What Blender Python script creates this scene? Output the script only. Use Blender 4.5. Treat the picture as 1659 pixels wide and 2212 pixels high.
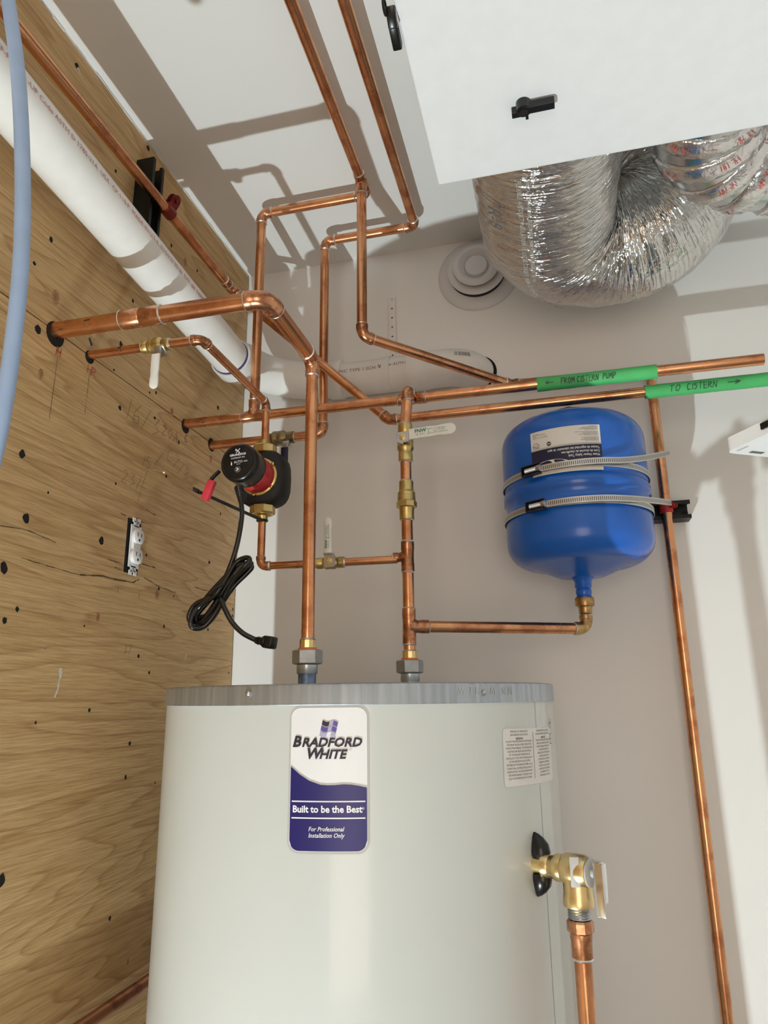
import bpy, math, random
from mathutils import Vector, Matrix, noise
random.seed(7)
for o in list(bpy.data.objects): bpy.data.objects.remove(o)
SC = bpy.context.scene
PI = math.pi
# ------------------------------------------------------------------ camera
EYE = 1.55
YAW, PITCH, ROLL, FPX = -0.240396, 0.259855, -0.011666, 1505.57
_f = Vector((math.sin(YAW)*math.cos(PITCH), math.cos(YAW)*math.cos(PITCH), math.sin(PITCH)))
_r = Vector((math.cos(YAW), -math.sin(YAW), 0)); _u = _r.cross(_f)
RIGHT = math.cos(ROLL)*_r + math.sin(ROLL)*_u
UP = -math.sin(ROLL)*_r + math.cos(ROLL)*_u
cam = bpy.data.cameras.new('camera'); co = bpy.data.objects.new('camera', cam)
SC.collection.objects.link(co); SC.camera = co
cam.sensor_fit = 'HORIZONTAL'; cam.sensor_width = 24.0; cam.lens = FPX/1659*24.0
cam.clip_start = 0.02
M = Matrix((RIGHT, UP, -_f)).transposed().to_4x4(); M.translation = (0, 0, EYE)
co.matrix_world = M
# ------------------------------------------------------------------ light
W = bpy.data.worlds.new('world'); SC.world = W; W.use_nodes = True
W.node_tree.nodes['Background'].inputs[0].default_value = (1.0, 0.86, 0.71, 1)
W.node_tree.nodes['Background'].inputs[1].default_value = 3.3
ld = bpy.data.lights.new('work_light', 'SPOT'); ld.energy = 47; ld.shadow_soft_size = 0.011
ld.spot_size = math.radians(165); ld.spot_blend = 1.0
ld.color = (0.86, 0.985, 1.0)
ld.use_nodes = True                        # linear falloff in place of the natural one, evens out near and far surfaces
_fo = ld.node_tree.nodes.new('ShaderNodeLightFalloff'); _fo.inputs['Strength'].default_value = 1.0
ld.node_tree.links.new(_fo.outputs['Linear'], ld.node_tree.nodes['Emission'].inputs['Strength'])
lo = bpy.data.objects.new('work_light', ld); SC.collection.objects.link(lo)
lo.location = (-0.605, 0.147, EYE-1.32)
lo.rotation_euler = Vector((-0.25, -0.55, -1)).to_track_quat('Z', 'Y').to_euler()
SC.view_settings.view_transform = 'Standard'; SC.view_settings.look = 'None'
SC.view_settings.exposure = 0.22; SC.view_settings.gamma = 1.0
SC.view_settings.use_curve_mapping = False

# ------------------------------------------------------------------ measuring helpers
def ray(px, py):
    return RIGHT*((px-829.5)/FPX) - UP*((py-1106)/FPX) + _f
def at(px, py, X=None, Y=None, Z=None):
    """world point on the sight line through a pixel at a known world X, Y or (eye-relative) Z"""
    d = ray(px, py)
    s = X/d.x if X is not None else (Y/d.y if Y is not None else Z/d.z)
    p = d*s; return Vector((p.x, p.y, p.z+EYE))
def V(x, y, z): return Vector((x, y, z+EYE))
def cyl_hit(px, py, cx, cy, r):
    d = ray(px, py); a = d.x*d.x+d.y*d.y; b = -(d.x*cx+d.y*cy); c = cx*cx+cy*cy-r*r
    disc = max(0.0, b*b-a*c); s = (-b-math.sqrt(disc))/a
    p = d*s; return math.atan2(p.y-cy, p.x-cx), p.z+EYE

XP, YW, ZC = -0.801, 1.65, 1.194       # plywood face, back wall, ceiling (eye-relative)

# ------------------------------------------------------------------ materials
def new_mat(name):
    m = bpy.data.materials.new(name); m.use_nodes = True
    return m, m.node_tree, m.node_tree.nodes['Principled BSDF']
def N(t, typ, **kw):
    n = t.nodes.new(typ)
    for k, v in kw.items():
        if hasattr(n, k): setattr(n, k, v)
        else: n.inputs[k].default_value = v
    return n
def plain(name, col, rough=0.5, metal=0.0, var=0.06, vscale=30, bump=0.0, bscale=200, coat=0.0, spec=0.5, trans=0.0):
    m, t, b = new_mat(name)
    tc = N(t, 'ShaderNodeTexCoord'); nz = N(t, 'ShaderNodeTexNoise', Scale=vscale, Detail=4.0)
    t.links.new(tc.outputs['Object'], nz.inputs['Vector'])
    rp = N(t, 'ShaderNodeValToRGB')
    lo_ = [max(0, c*(1-var)) for c in col]; hi_ = [min(1, c*(1+var)) for c in col]
    rp.color_ramp.elements[0].color = (*lo_, 1); rp.color_ramp.elements[1].color = (*hi_, 1)
    rp.color_ramp.elements[0].position = 0.3; rp.color_ramp.elements[1].position = 0.7
    t.links.new(nz.outputs[0], rp.inputs[0]); t.links.new(rp.outputs[0], b.inputs['Base Color'])
    b.inputs['Roughness'].default_value = rough; b.inputs['Metallic'].default_value = metal
    b.inputs['Coat Weight'].default_value = coat; b.inputs['Coat Roughness'].default_value = 0.08
    b.inputs['Specular IOR Level'].default_value = spec
    if trans: b.inputs['Transmission Weight'].default_value = trans
    if bump:
        n2 = N(t, 'ShaderNodeTexNoise', Scale=bscale, Detail=5.0); bp = N(t, 'ShaderNodeBump', Strength=bump, Distance=0.002)
        t.links.new(tc.outputs['Object'], n2.inputs['Vector']); t.links.new(n2.outputs[0], bp.inputs['Height'])
        t.links.new(bp.outputs[0], b.inputs['Normal'])
    return m
def copper_mat(name, bright, dark, amt, rough, scale=28):
    m, t, b = new_mat(name)
    tc = N(t, 'ShaderNodeTexCoord')
    n1 = N(t, 'ShaderNodeTexNoise', Scale=scale, Detail=6.0, Roughness=0.62)
    n2 = N(t, 'ShaderNodeTexNoise', Scale=7.0, Detail=3.0)
    t.links.new(tc.outputs['Object'], n1.inputs['Vector']); t.links.new(tc.outputs['Object'], n2.inputs['Vector'])
    ad = N(t, 'ShaderNodeMath', operation='ADD'); t.links.new(n1.outputs[0], ad.inputs[0]); t.links.new(n2.outputs[0], ad.inputs[1])
    rp = N(t, 'ShaderNodeValToRGB'); e = rp.color_ramp.elements
    e[0].position = 0.40+amt*0.1; e[0].color = (*dark, 1); e[1].position = 0.52+amt*0.1; e[1].color = (*bright, 1)
    e2 = rp.color_ramp.elements.new(0.75); e2.color = (bright[0]*0.92, bright[1]*1.04, bright[2]*1.02, 1)
    hf = N(t, 'ShaderNodeMath', operation='MULTIPLY'); hf.inputs[1].default_value = 0.5
    t.links.new(ad.outputs[0], hf.inputs[0]); t.links.new(hf.outputs[0], rp.inputs[0])
    t.links.new(rp.outputs[0], b.inputs['Base Color'])
    mr = N(t, 'ShaderNodeMapRange'); mr.inputs[1].default_value = 0.35; mr.inputs[2].default_value = 0.65
    mr.inputs[3].default_value = rough+0.12; mr.inputs[4].default_value = rough
    t.links.new(n1.outputs[0], mr.inputs[0]); t.links.new(mr.outputs[0], b.inputs['Roughness'])
    b.inputs['Metallic'].default_value = 1.0
    return m
MT = {}
MT['copper'] = copper_mat('copper', (0.76, 0.37, 0.19), (0.52, 0.22, 0.11), 0.0, 0.19)
MT['fitting'] = copper_mat('copper_fitting', (0.70, 0.34, 0.19), (0.34, 0.15, 0.075), 0.3, 0.22, 60)
MT['copper_dark'] = copper_mat('copper_tarnished', (0.55, 0.25, 0.14), (0.30, 0.12, 0.07), 0.1, 0.38)
MT['bronze'] = copper_mat('bronze', (0.55, 0.37, 0.16), (0.30, 0.17, 0.08), 0.2, 0.30, 70)
MT['brass'] = plain('brass', (0.62, 0.48, 0.20), 0.34, 1.0, 0.22, 40, 0.15, 250)
MT['brass_bright'] = plain('brass_bright', (0.80, 0.62, 0.32), 0.30, 1.0, 0.12, 40, 0.1, 300)
MT['brass_aged'] = plain('brass_aged', (0.28, 0.22, 0.12), 0.42, 1.0, 0.3, 50, 0.2, 250)
MT['solder'] = plain('solder', (0.80, 0.79, 0.77), 0.28, 1.0, 0.12, 120, 0.2, 400)
MT['steel'] = plain('steel', (0.50, 0.51, 0.54), 0.30, 1.0, 0.06, 60)
MT['zinc'] = plain('zinc_cast', (0.42, 0.44, 0.46), 0.45, 0.85, 0.10, 90, 0.3, 300)
MT['white_plastic'] = plain('white_plastic', (0.82, 0.82, 0.79), 0.38, 0.0, 0.03)
MT['white_grip'] = plain('white_vinyl_grip', (0.80, 0.80, 0.76), 0.42, 0.0, 0.04)
MT['device_white'] = plain('device_white', (0.84, 0.85, 0.87), 0.35, 0.0, 0.02)
MT['pvc'] = plain('pvc_white', (0.86, 0.86, 0.84), 0.30, 0.0, 0.03)
MT['pvc_painted'] = plain('pvc_painted', (0.78, 0.75, 0.72), 0.45, 0.0, 0.03)
MT['purple'] = plain('primer_purple', (0.06, 0.03, 0.16), 0.4)
MT['black_plastic'] = plain('black_plastic', (0.006, 0.006, 0.0065), 0.28, 0.0, 0.1, 50, coat=0.1, spec=0.4)
MT['black_foam'] = plain('black_foam', (0.009, 0.0085, 0.0085), 0.6, 0.0, 0.1)
MT['black_rubber'] = plain('black_rubber', (0.010, 0.010, 0.010), 0.26, 0.0, 0.1, coat=0.2)
MT['black_steel'] = plain('black_steel', (0.005, 0.0055, 0.0055), 0.4, 0.0, 0.2, spec=0.3)
MT['black_hole'] = plain('black_hole', (0.006, 0.005, 0.004), 0.9, 0.0, 0.1)
MT['red'] = plain('red_enamel', (0.52, 0.025, 0.035), 0.32, 0.0, 0.08, 20, coat=0.3)
MT['red_plastic'] = plain('red_plastic', (0.62, 0.045, 0.07), 0.38, 0.0, 0.05)
MT['red_clamp'] = plain('red_clamp', (0.20, 0.02, 0.015), 0.30, 0.3, 0.15)
MT['navy_grip'] = plain('navy_grip', (0.012, 0.014, 0.05), 0.4)
MT['blue_tank'] = plain('blue_enamel', (0.008, 0.12, 0.56), 0.25, 0.0, 0.05, 12, 0.02, 200, coat=0.12)
MT['blue_nipple'] = plain('blue_pipe_dope', (0.015, 0.12, 0.42), 0.45)
MT['pex'] = plain('pex_blue', (0.36, 0.50, 0.76), 0.40, 0.0, 0.04)
MT['jacket'] = plain('heater_jacket', (0.60, 0.635, 0.625), 0.28, 0.0, 0.015, 6, 0.01, 60, coat=0.35)
MT['label_white'] = plain('label_white', (0.82, 0.83, 0.86), 0.35, 0.0, 0.02)
MT['label_grey'] = plain('label_grey', (0.50, 0.50, 0.49), 0.45, 0.0, 0.02)
MT['label_paper'] = plain('label_paper', (0.76, 0.75, 0.73), 0.5, 0.0, 0.03)
MT['label_blue'] = plain('label_blue', (0.012, 0.010, 0.14), 0.35, 0.0, 0.04)
MT['label_navy'] = plain('label_navy', (0.008, 0.010, 0.05), 0.35, 0.0, 0.05)
MT['ink_black'] = plain('ink_black', (0.02, 0.017, 0.03), 0.5)
MT['ink_grey'] = plain('ink_grey', (0.12, 0.12, 0.12), 0.6)
MT['ink_green'] = plain('ink_green', (0.01, 0.18, 0.10), 0.5)
MT['ink_red'] = plain('ink_red', (0.55, 0.08, 0.06), 0.5)
MT['ink_red_pale'] = plain('ink_red_pale', (0.68, 0.25, 0.22), 0.5)
MT['ink_maroon'] = plain('ink_maroon', (0.22, 0.04, 0.05), 0.5)
MT['ink_white'] = plain('ink_white', (0.85, 0.85, 0.90), 0.5)
MT['ink_violet'] = plain('ink_violet', (0.10, 0.07, 0.35), 0.4)
MT['ink_lilac'] = plain('ink_lilac', (0.42, 0.42, 0.62), 0.4)
MT['pencil'] = plain('pencil', (0.17, 0.115, 0.06), 0.6)
MT['orange'] = plain('orange_gasket', (0.75, 0.17, 0.03), 0.5)
MT['gold_screw'] = plain('gold_screw', (0.75, 0.60, 0.30), 0.35, 1.0)
MT['tape_green'] = plain('green_tape', (0.07, 0.47, 0.14), 0.55, 0.0, 0.08, 18, 0.35, 90)
MT['outlet_white'] = plain('outlet_white', (0.80, 0.80, 0.80), 0.35, 0.0, 0.03)
MT['galv_flat'] = plain('galvanised_duct', (0.62, 0.65, 0.66), 0.22, 1.0, 0.10, 14)
MT['foil_tape'] = plain('foil_tape', (0.82, 0.80, 0.80), 0.18, 1.0, 0.08, 60, 1.0, 90)
MT['clear_steel'] = plain('polished_steel', (0.78, 0.79, 0.80), 0.14, 1.0, 0.05)
MT['diffuser'] = plain('diffuser_plastic', (0.66, 0.65, 0.66), 0.45, 0.0, 0.02)
MT['concrete'] = plain('concrete', (0.34, 0.33, 0.31), 0.8, 0.0, 0.15, 5, 0.4, 40)
MT['drywall'] = plain('drywall_white', (0.80, 0.785, 0.77), 0.65, 0.0, 0.012, 3, 0.12, 55)
MT['ceiling'] = plain('ceiling_white', (0.79, 0.785, 0.77), 0.7, 0.0, 0.012, 3, 0.10, 60)
MT['wood_raw'] = plain('torn_wood', (0.62, 0.42, 0.22), 0.7, 0.0, 0.2)
MT['paper_smear'] = plain('white_smear', (0.72, 0.70, 0.66), 0.7)

def galv_cap():
    m, t, b = new_mat('galvanised_cap')
    tc = N(t, 'ShaderNodeTexCoord'); mp = N(t, 'ShaderNodeMapping'); mp.inputs['Scale'].default_value = (120, 120, 5)
    nz = N(t, 'ShaderNodeTexNoise', Scale=1.0, Detail=4.0)
    t.links.new(tc.outputs['Object'], mp.inputs[0]); t.links.new(mp.outputs[0], nz.inputs['Vector'])
    rp = N(t, 'ShaderNodeValToRGB'); rp.color_ramp.elements[0].color = (0.36, 0.40, 0.45, 1); rp.color_ramp.elements[1].color = (0.52, 0.57, 0.62, 1)
    rp.color_ramp.elements[0].position = 0.3; rp.color_ramp.elements[1].position = 0.7
    t.links.new(nz.outputs[0], rp.inputs[0]); t.links.new(rp.outputs[0], b.inputs['Base Color'])
    b.inputs['Metallic'].default_value = 0.75; b.inputs['Roughness'].default_value = 0.42
    return m
MT['cap'] = galv_cap()

def band_mat():
    m, t, b = new_mat('perforated_steel_band')
    tc = N(t, 'ShaderNodeTexCoord'); sp = N(t, 'ShaderNodeSeparateXYZ'); t.links.new(tc.outputs['UV'], sp.inputs[0])
    fr = N(t, 'ShaderNodeMath', operation='FRACT'); t.links.new(sp.outputs[0], fr.inputs[0])
    g1 = N(t, 'ShaderNodeMath', operation='GREATER_THAN'); g1.inputs[1].default_value = 0.58; t.links.new(fr.outputs[0], g1.inputs[0])
    ab = N(t, 'ShaderNodeMath', operation='SUBTRACT'); ab.inputs[1].default_value = 0.5; t.links.new(sp.outputs[1], ab.inputs[0])
    a2 = N(t, 'ShaderNodeMath', operation='ABSOLUTE'); t.links.new(ab.outputs[0], a2.inputs[0])
    l1 = N(t, 'ShaderNodeMath', operation='LESS_THAN'); l1.inputs[1].default_value = 0.30; t.links.new(a2.outputs[0], l1.inputs[0])
    mu = N(t, 'ShaderNodeMath', operation='MULTIPLY'); t.links.new(g1.outputs[0], mu.inputs[0]); t.links.new(l1.outputs[0], mu.inputs[1])
    mx = N(t, 'ShaderNodeMix', data_type='RGBA'); mx.inputs['A'].default_value = (0.62, 0.61, 0.59, 1); mx.inputs['B'].default_value = (0.09, 0.09, 0.10, 1)
    t.links.new(mu.outputs[0], mx.inputs['Factor']); t.links.new(mx.outputs['Result'], b.inputs['Base Color'])
    b.inputs['Metallic'].default_value = 0.7; b.inputs['Roughness'].default_value = 0.38
    return m
MT['band'] = band_mat()

def plywood_mat(seed):
    m, t, b = new_mat('plywood')
    tc = N(t, 'ShaderNodeTexCoord')
    mp = N(t, 'ShaderNodeMapping'); mp.inputs['Scale'].default_value = (1, 0.30, 3.0); mp.inputs['Location'].default_value = (seed*3.1, seed*1.7, seed)
    t.links.new(tc.outputs['Object'], mp.inputs[0])
    n1 = N(t, 'ShaderNodeTexNoise', Scale=1.05, Detail=4.0, Roughness=0.5)
    t.links.new(mp.outputs[0], n1.inputs['Vector'])
    k = N(t, 'ShaderNodeMath', operation='MULTIPLY'); k.inputs[1].default_value = 30.0; t.links.new(n1.outputs[0], k.inputs[0])
    fr = N(t, 'ShaderNodeMath', operation='FRACT'); t.links.new(k.outputs[0], fr.inputs[0])
    rp = N(t, 'ShaderNodeValToRGB'); e = rp.color_ramp.elements
    e[0].position = 0.0; e[0].color = (0.63, 0.455, 0.245, 1); e[1].position = 0.80; e[1].color = (0.56, 0.385, 0.190, 1)
    x = e.new(0.35); x.color = (0.62, 0.445, 0.235, 1); x = e.new(0.92); x.color = (0.47, 0.305, 0.140, 1); x = e.new(1.0); x.color = (0.63, 0.455, 0.245, 1)
    t.links.new(fr.outputs[0], rp.inputs[0])
    # fine fibres along the board
    m2 = N(t, 'ShaderNodeMapping'); m2.inputs['Scale'].default_value = (20, 14, 260)
    t.links.new(tc.outputs['Object'], m2.inputs[0])
    n2 = N(t, 'ShaderNodeTexNoise', Scale=1.0, Detail=5.0, Roughness=0.6); t.links.new(m2.outputs[0], n2.inputs['Vector'])
    r2 = N(t, 'ShaderNodeValToRGB'); r2.color_ramp.elements[0].position = 0.28; r2.color_ramp.elements[0].color = (0.72, 0.67, 0.60, 1)
    r2.color_ramp.elements[1].position = 0.66; r2.color_ramp.elements[1].color = (1.06, 1.05, 1.03, 1)
    t.links.new(n2.outputs[0], r2.inputs[0])
    mx = N(t, 'ShaderNodeMix', data_type='RGBA', blend_type='MULTIPLY'); mx.inputs['Factor'].default_value = 1.0
    t.links.new(rp.outputs[0], mx.inputs['A']); t.links.new(r2.outputs[0], mx.inputs['B'])
    # broad veneer tone and pinkish patches
    n3 = N(t, 'ShaderNodeTexNoise', Scale=3.2, Detail=2.0); t.links.new(mp.outputs[0], n3.inputs['Vector'])
    r3 = N(t, 'ShaderNodeValToRGB'); r3.color_ramp.elements[0].position = 0.3; r3.color_ramp.elements[0].color = (1.04, 1.0, 0.92, 1)
    r3.color_ramp.elements[1].position = 0.7; r3.color_ramp.elements[1].color = (0.98, 0.92, 0.87, 1)
    t.links.new(n3.outputs[0], r3.inputs[0])
    m3 = N(t, 'ShaderNodeMix', data_type='RGBA', blend_type='MULTIPLY'); m3.inputs['Factor'].default_value = 1.0
    t.links.new(mx.outputs['Result'], m3.inputs['A']); t.links.new(r3.outputs[0], m3.inputs['B'])
    t.links.new(m3.outputs['Result'], b.inputs['Base Color'])
    b.inputs['Roughness'].default_value = 0.62
    ad = N(t, 'ShaderNodeMath', operation='MULTIPLY_ADD'); ad.inputs[1].default_value = 0.6
    t.links.new(fr.outputs[0], ad.inputs[0]); t.links.new(n2.outputs[0], ad.inputs[2])
    bp = N(t, 'ShaderNodeBump', Strength=0.6, Distance=0.0014); t.links.new(n2.outputs[0], bp.inputs['Height'])
    t.links.new(bp.outputs[0], b.inputs['Normal'])
    return m
MT['ply_a'] = plywood_mat(1.0); MT['ply_b'] = plywood_mat(2.6)

def foil_mat():
    m, t, b = new_mat('crinkled_foil')
    tc = N(t, 'ShaderNodeTexCoord')
    mp = N(t, 'ShaderNodeMapping'); mp.inputs['Scale'].default_value = (150, 9, 1); t.links.new(tc.outputs['UV'], mp.inputs[0])
    mp2 = N(t, 'ShaderNodeMapping'); mp2.inputs['Scale'].default_value = (90, 30, 1); mp2.inputs['Rotation'].default_value = (0, 0, 0.25); t.links.new(tc.outputs['UV'], mp2.inputs[0])
    n1 = N(t, 'ShaderNodeTexNoise', Scale=1.0, Detail=3.0, Roughness=0.55); t.links.new(mp.outputs[0], n1.inputs['Vector'])
    vo = N(t, 'ShaderNodeTexNoise', Scale=1.0, Detail=2.0); t.links.new(mp2.outputs[0], vo.inputs['Vector'])
    ad = N(t, 'ShaderNodeMath', operation='MULTIPLY_ADD'); ad.inputs[1].default_value = 0.6
    t.links.new(vo.outputs[0], ad.inputs[0]); t.links.new(n1.outputs[0], ad.inputs[2])
    bp = N(t, 'ShaderNodeBump', Strength=1.0, Distance=0.009); t.links.new(ad.outputs[0], bp.inputs['Height'])
    t.links.new(bp.outputs[0], b.inputs['Normal'])
    b.inputs['Base Color'].default_value = (0.74, 0.73, 0.72, 1)
    b.inputs['Metallic'].default_value = 1.0; b.inputs['Roughness'].default_value = 0.11
    return m
MT['foil'] = foil_mat()

# ------------------------------------------------------------------ mesh helpers
OFF = {}          # world offset of every object that can be a parent
def mesh_obj(name, verts, faces, mat, parent=None, smooth=True, uvs=None, kind=None, angle=40):
    if parent is not None: off = OFF[parent.name]
    else:
        xs = [v[0] for v in verts]; ys = [v[1] for v in verts]; zs = [v[2] for v in verts]
        off = Vector(((min(xs)+max(xs))/2, (min(ys)+max(ys))/2, min(zs)))
    me = bpy.data.meshes.new(name)
    me.from_pydata([(v[0]-off[0], v[1]-off[1], v[2]-off[2]) for v in verts], [], faces)
    if uvs:
        ul = me.uv_layers.new(name='UVMap')
        for lp in me.loops: ul.data[lp.index].uv = uvs[lp.vertex_index]
    me.materials.append(MT[mat] if isinstance(mat, str) else mat)
    me.validate(); me.update()
    if smooth:
        me.polygons.foreach_set('use_smooth', [True]*len(me.polygons))
        if angle: 
            try: me.set_sharp_from_angle(angle=math.radians(angle))
            except Exception: pass
    o = bpy.data.objects.new(name, me); SC.collection.objects.link(o)
    if parent is not None: o.parent = parent
    else: o.location = off
    OFF[o.name] = Vector(off)
    if kind: o['kind'] = kind
    return o
def tag(o, label, cat, group=None):
    o['label'] = label; o['category'] = cat
    if group: o['group'] = group
    return o
def thing(name, label, cat, loc, group=None):
    o = bpy.data.objects.new(name, None); o.empty_display_size = 0.03; SC.collection.objects.link(o)
    o.location = loc; OFF[o.name] = Vector(loc); return tag(o, label, cat, group)
def struct(o): o['kind'] = 'structure'; return o

class G:
    """collects geometry in world space for one mesh"""
    def __init__(s): s.v = []; s.f = []; s.uv = []
    def add(s, vs, fs, uvs=None):
        n = len(s.v); s.v += [Vector(v) for v in vs]; s.f += [tuple(i+n for i in f) for f in fs]
        s.uv += list(uvs) if uvs else [(0, 0)]*len(vs); return s
    def out(s, name, mat, parent=None, **kw): return mesh_obj(name, s.v, s.f, mat, parent, uvs=s.uv, **kw)

def basis(axis, hint=None):
    z = Vector(axis).normalized()
    h = Vector(hint) if hint is not None else (Vector((0, 0, 1)) if abs(z.z) < 0.9 else Vector((1, 0, 0)))
    x = (h - z*h.dot(z)).normalized(); y = z.cross(x); return x, y, z
def sweep(pts, radii, seg=20, cap=True, hint=None, squash=None):
    """tube along points, one radius each"""
    pts = [Vector(p) for p in pts]; n = len(pts)
    if not hasattr(radii, '__len__'): radii = [radii]*n
    tans = []
    for i in range(n):
        a = pts[max(0, i-1)]; b = pts[min(n-1, i+1)]
        d = (b-a)
        if d.length < 1e-9: d = tans[-1] if tans else Vector((0, 0, 1))
        tans.append(d.normalized())
    x, y, z = basis(tans[0], hint)
    vs = []; fs = []; uvs = []; L = 0
    for i in range(n):
        if i: L += (pts[i]-pts[i-1]).length
        z = tans[i]; x = (x - z*x.dot(z)).normalized(); y = z.cross(x)
        for k in range(seg):
            a = 2*PI*k/seg
            sx, sy = (1, 1) if squash is None else squash
            vs.append(pts[i] + x*(math.cos(a)*radii[i]*sx) + y*(math.sin(a)*radii[i]*sy)); uvs.append((L, k/seg))
    for i in range(n-1):
        for k in range(seg):
            k2 = (k+1) % seg
            fs.append((i*seg+k, i*seg+k2, (i+1)*seg+k2, (i+1)*seg+k))
    if cap:
        fs.append(tuple(reversed(range(seg)))); fs.append(tuple(range((n-1)*seg, n*seg)))
    return vs, fs, uvs
def lathe(org, axis, prof, seg=32, hint=None, phase=0.0):
    """profile = [(radius, height)...] along axis from org"""
    x, y, z = basis(axis, hint); org = Vector(org)
    vs = []; fs = []; n = len(prof)
    for r, h in prof:
        for k in range(seg):
            a = 2*PI*k/seg+phase
            vs.append(org + z*h + (x*math.cos(a)+y*math.sin(a))*max(r, 1e-5))
    for i in range(n-1):
        for k in range(seg):
            k2 = (k+1) % seg
            fs.append((i*seg+k, i*seg+k2, (i+1)*seg+k2, (i+1)*seg+k))
    if prof[0][0] > 1e-4: fs.append(tuple(reversed(range(seg))))
    if prof[-1][0] > 1e-4: fs.append(tuple(range((n-1)*seg, n*seg)))
    return vs, fs
def box(c, s, ax=None, bev=0.0):
    """box centred c, sizes s along axes ax (3 vectors), optional chamfer"""
    c = Vector(c); ax = ax or (Vector((1, 0, 0)), Vector((0, 1, 0)), Vector((0, 0, 1)))
    hx, hy, hz = s[0]/2, s[1]/2, s[2]/2
    b = min(bev, hx*0.9, hy*0.9, hz*0.9)
    if b <= 0:
        vs = [c+ax[0]*(i*hx)+ax[1]*(j*hy)+ax[2]*(k*hz) for i in (-1, 1) for j in (-1, 1) for k in (-1, 1)]
        return vs, [(0, 1, 3, 2), (4, 6, 7, 5), (0, 4, 5, 1), (2, 3, 7, 6), (0, 2, 6, 4), (1, 5, 7, 3)]
    import bmesh
    bm = bmesh.new(); bmesh.ops.create_cube(bm, size=1.0)
    for v in bm.verts: v.co = Vector((v.co.x*hx*2, v.co.y*hy*2, v.co.z*hz*2))
    bmesh.ops.bevel(bm, geom=list(bm.edges), offset=b, segments=2, profile=0.5, affect='EDGES')
    bm.verts.index_update()
    vs = [c+ax[0]*v.co.x+ax[1]*v.co.y+ax[2]*v.co.z for v in bm.verts]
    fs = [tuple(v.index for v in f.verts) for f in bm.faces]; bm.free()
    return vs, fs
def prism(poly, org, ax, depth):
    """extrude a 2D outline (u,v) in plane ax[0],ax[1] by depth along ax[2]"""
    org = Vector(org); n = len(poly)
    vs = [org+ax[0]*u+ax[1]*v for u, v in poly] + [org+ax[0]*u+ax[1]*v+ax[2]*depth for u, v in poly]
    fs = [tuple(reversed(range(n))), tuple(range(n, 2*n))]
    for i in range(n): j = (i+1) % n; fs.append((i, j, n+j, n+i))
    return vs, fs
def rrect(w, h, r, k=6):
    out = []
    for cx, cy, a0 in ((w/2-r, h/2-r, 0), (-w/2+r, h/2-r, 90), (-w/2+r, -h/2+r, 180), (w/2-r, -h/2+r, 270)):
        for i in range(k+1):
            a = math.radians(a0+90*i/k); out.append((cx+r*math.cos(a), cy+r*math.sin(a)))
    return out
def spline(pts, n=12, closed=False):
    P = [Vector(p) for p in pts]; out = []
    m = len(P)
    for i in range(m if closed else m-1):
        p0 = P[(i-1) % m] if closed else P[max(0, i-1)]; p1 = P[i]; p2 = P[(i+1) % m]
        p3 = P[(i+2) % m] if closed else P[min(m-1, i+2)]
        for k in range(n):
            t = k/n
            out.append(0.5*((2*p1)+(-p0+p2)*t+(2*p0-5*p1+4*p2-p3)*t*t+(-p0+3*p1-3*p2+p3)*t**3))
    if not closed: out.append(P[-1])
    return out

# ---- lettering
_tc = {}
def glyphs(s, size, align='LEFT', shear=0.0, bold=0.0):
    key = (s, align, shear, bold)
    if key not in _tc:
        cu = bpy.data.curves.new('t', 'FONT'); cu.body = s; cu.align_x = align; cu.shear = shear; cu.offset = bold
        cu.resolution_u = 2; cu.fill_mode = 'FRONT'
        ob = bpy.data.objects.new('t', cu); SC.collection.objects.link(ob)
        dg = bpy.context.evaluated_depsgraph_get(); me = ob.evaluated_get(dg).to_mesh()
        _tc[key] = ([(v.co.x, v.co.y) for v in me.vertices], [tuple(p.vertices) for p in me.polygons])
        ob.evaluated_get(dg).to_mesh_clear(); bpy.data.objects.remove(ob); bpy.data.curves.remove(cu)
    vs, fs = _tc[key]
    return [(x*size, y*size) for x, y in vs], fs
def text(lines, fn):
    """lines = [(string, u, v, size, align, shear, bold, xscale)], fn maps (u,v) to a world point"""
    g = G()
    for L in lines:
        s, u, v, size = L[:4]; al = L[4] if len(L) > 4 else 'LEFT'; sh = L[5] if len(L) > 5 else 0.0
        bo = L[6] if len(L) > 6 else 0.0; xs = L[7] if len(L) > 7 else 1.0
        vs, fs = glyphs(s, size, al, sh, bo)
        g.add([fn(u+a*xs, v+b) for a, b in vs], fs)
    return g
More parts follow.
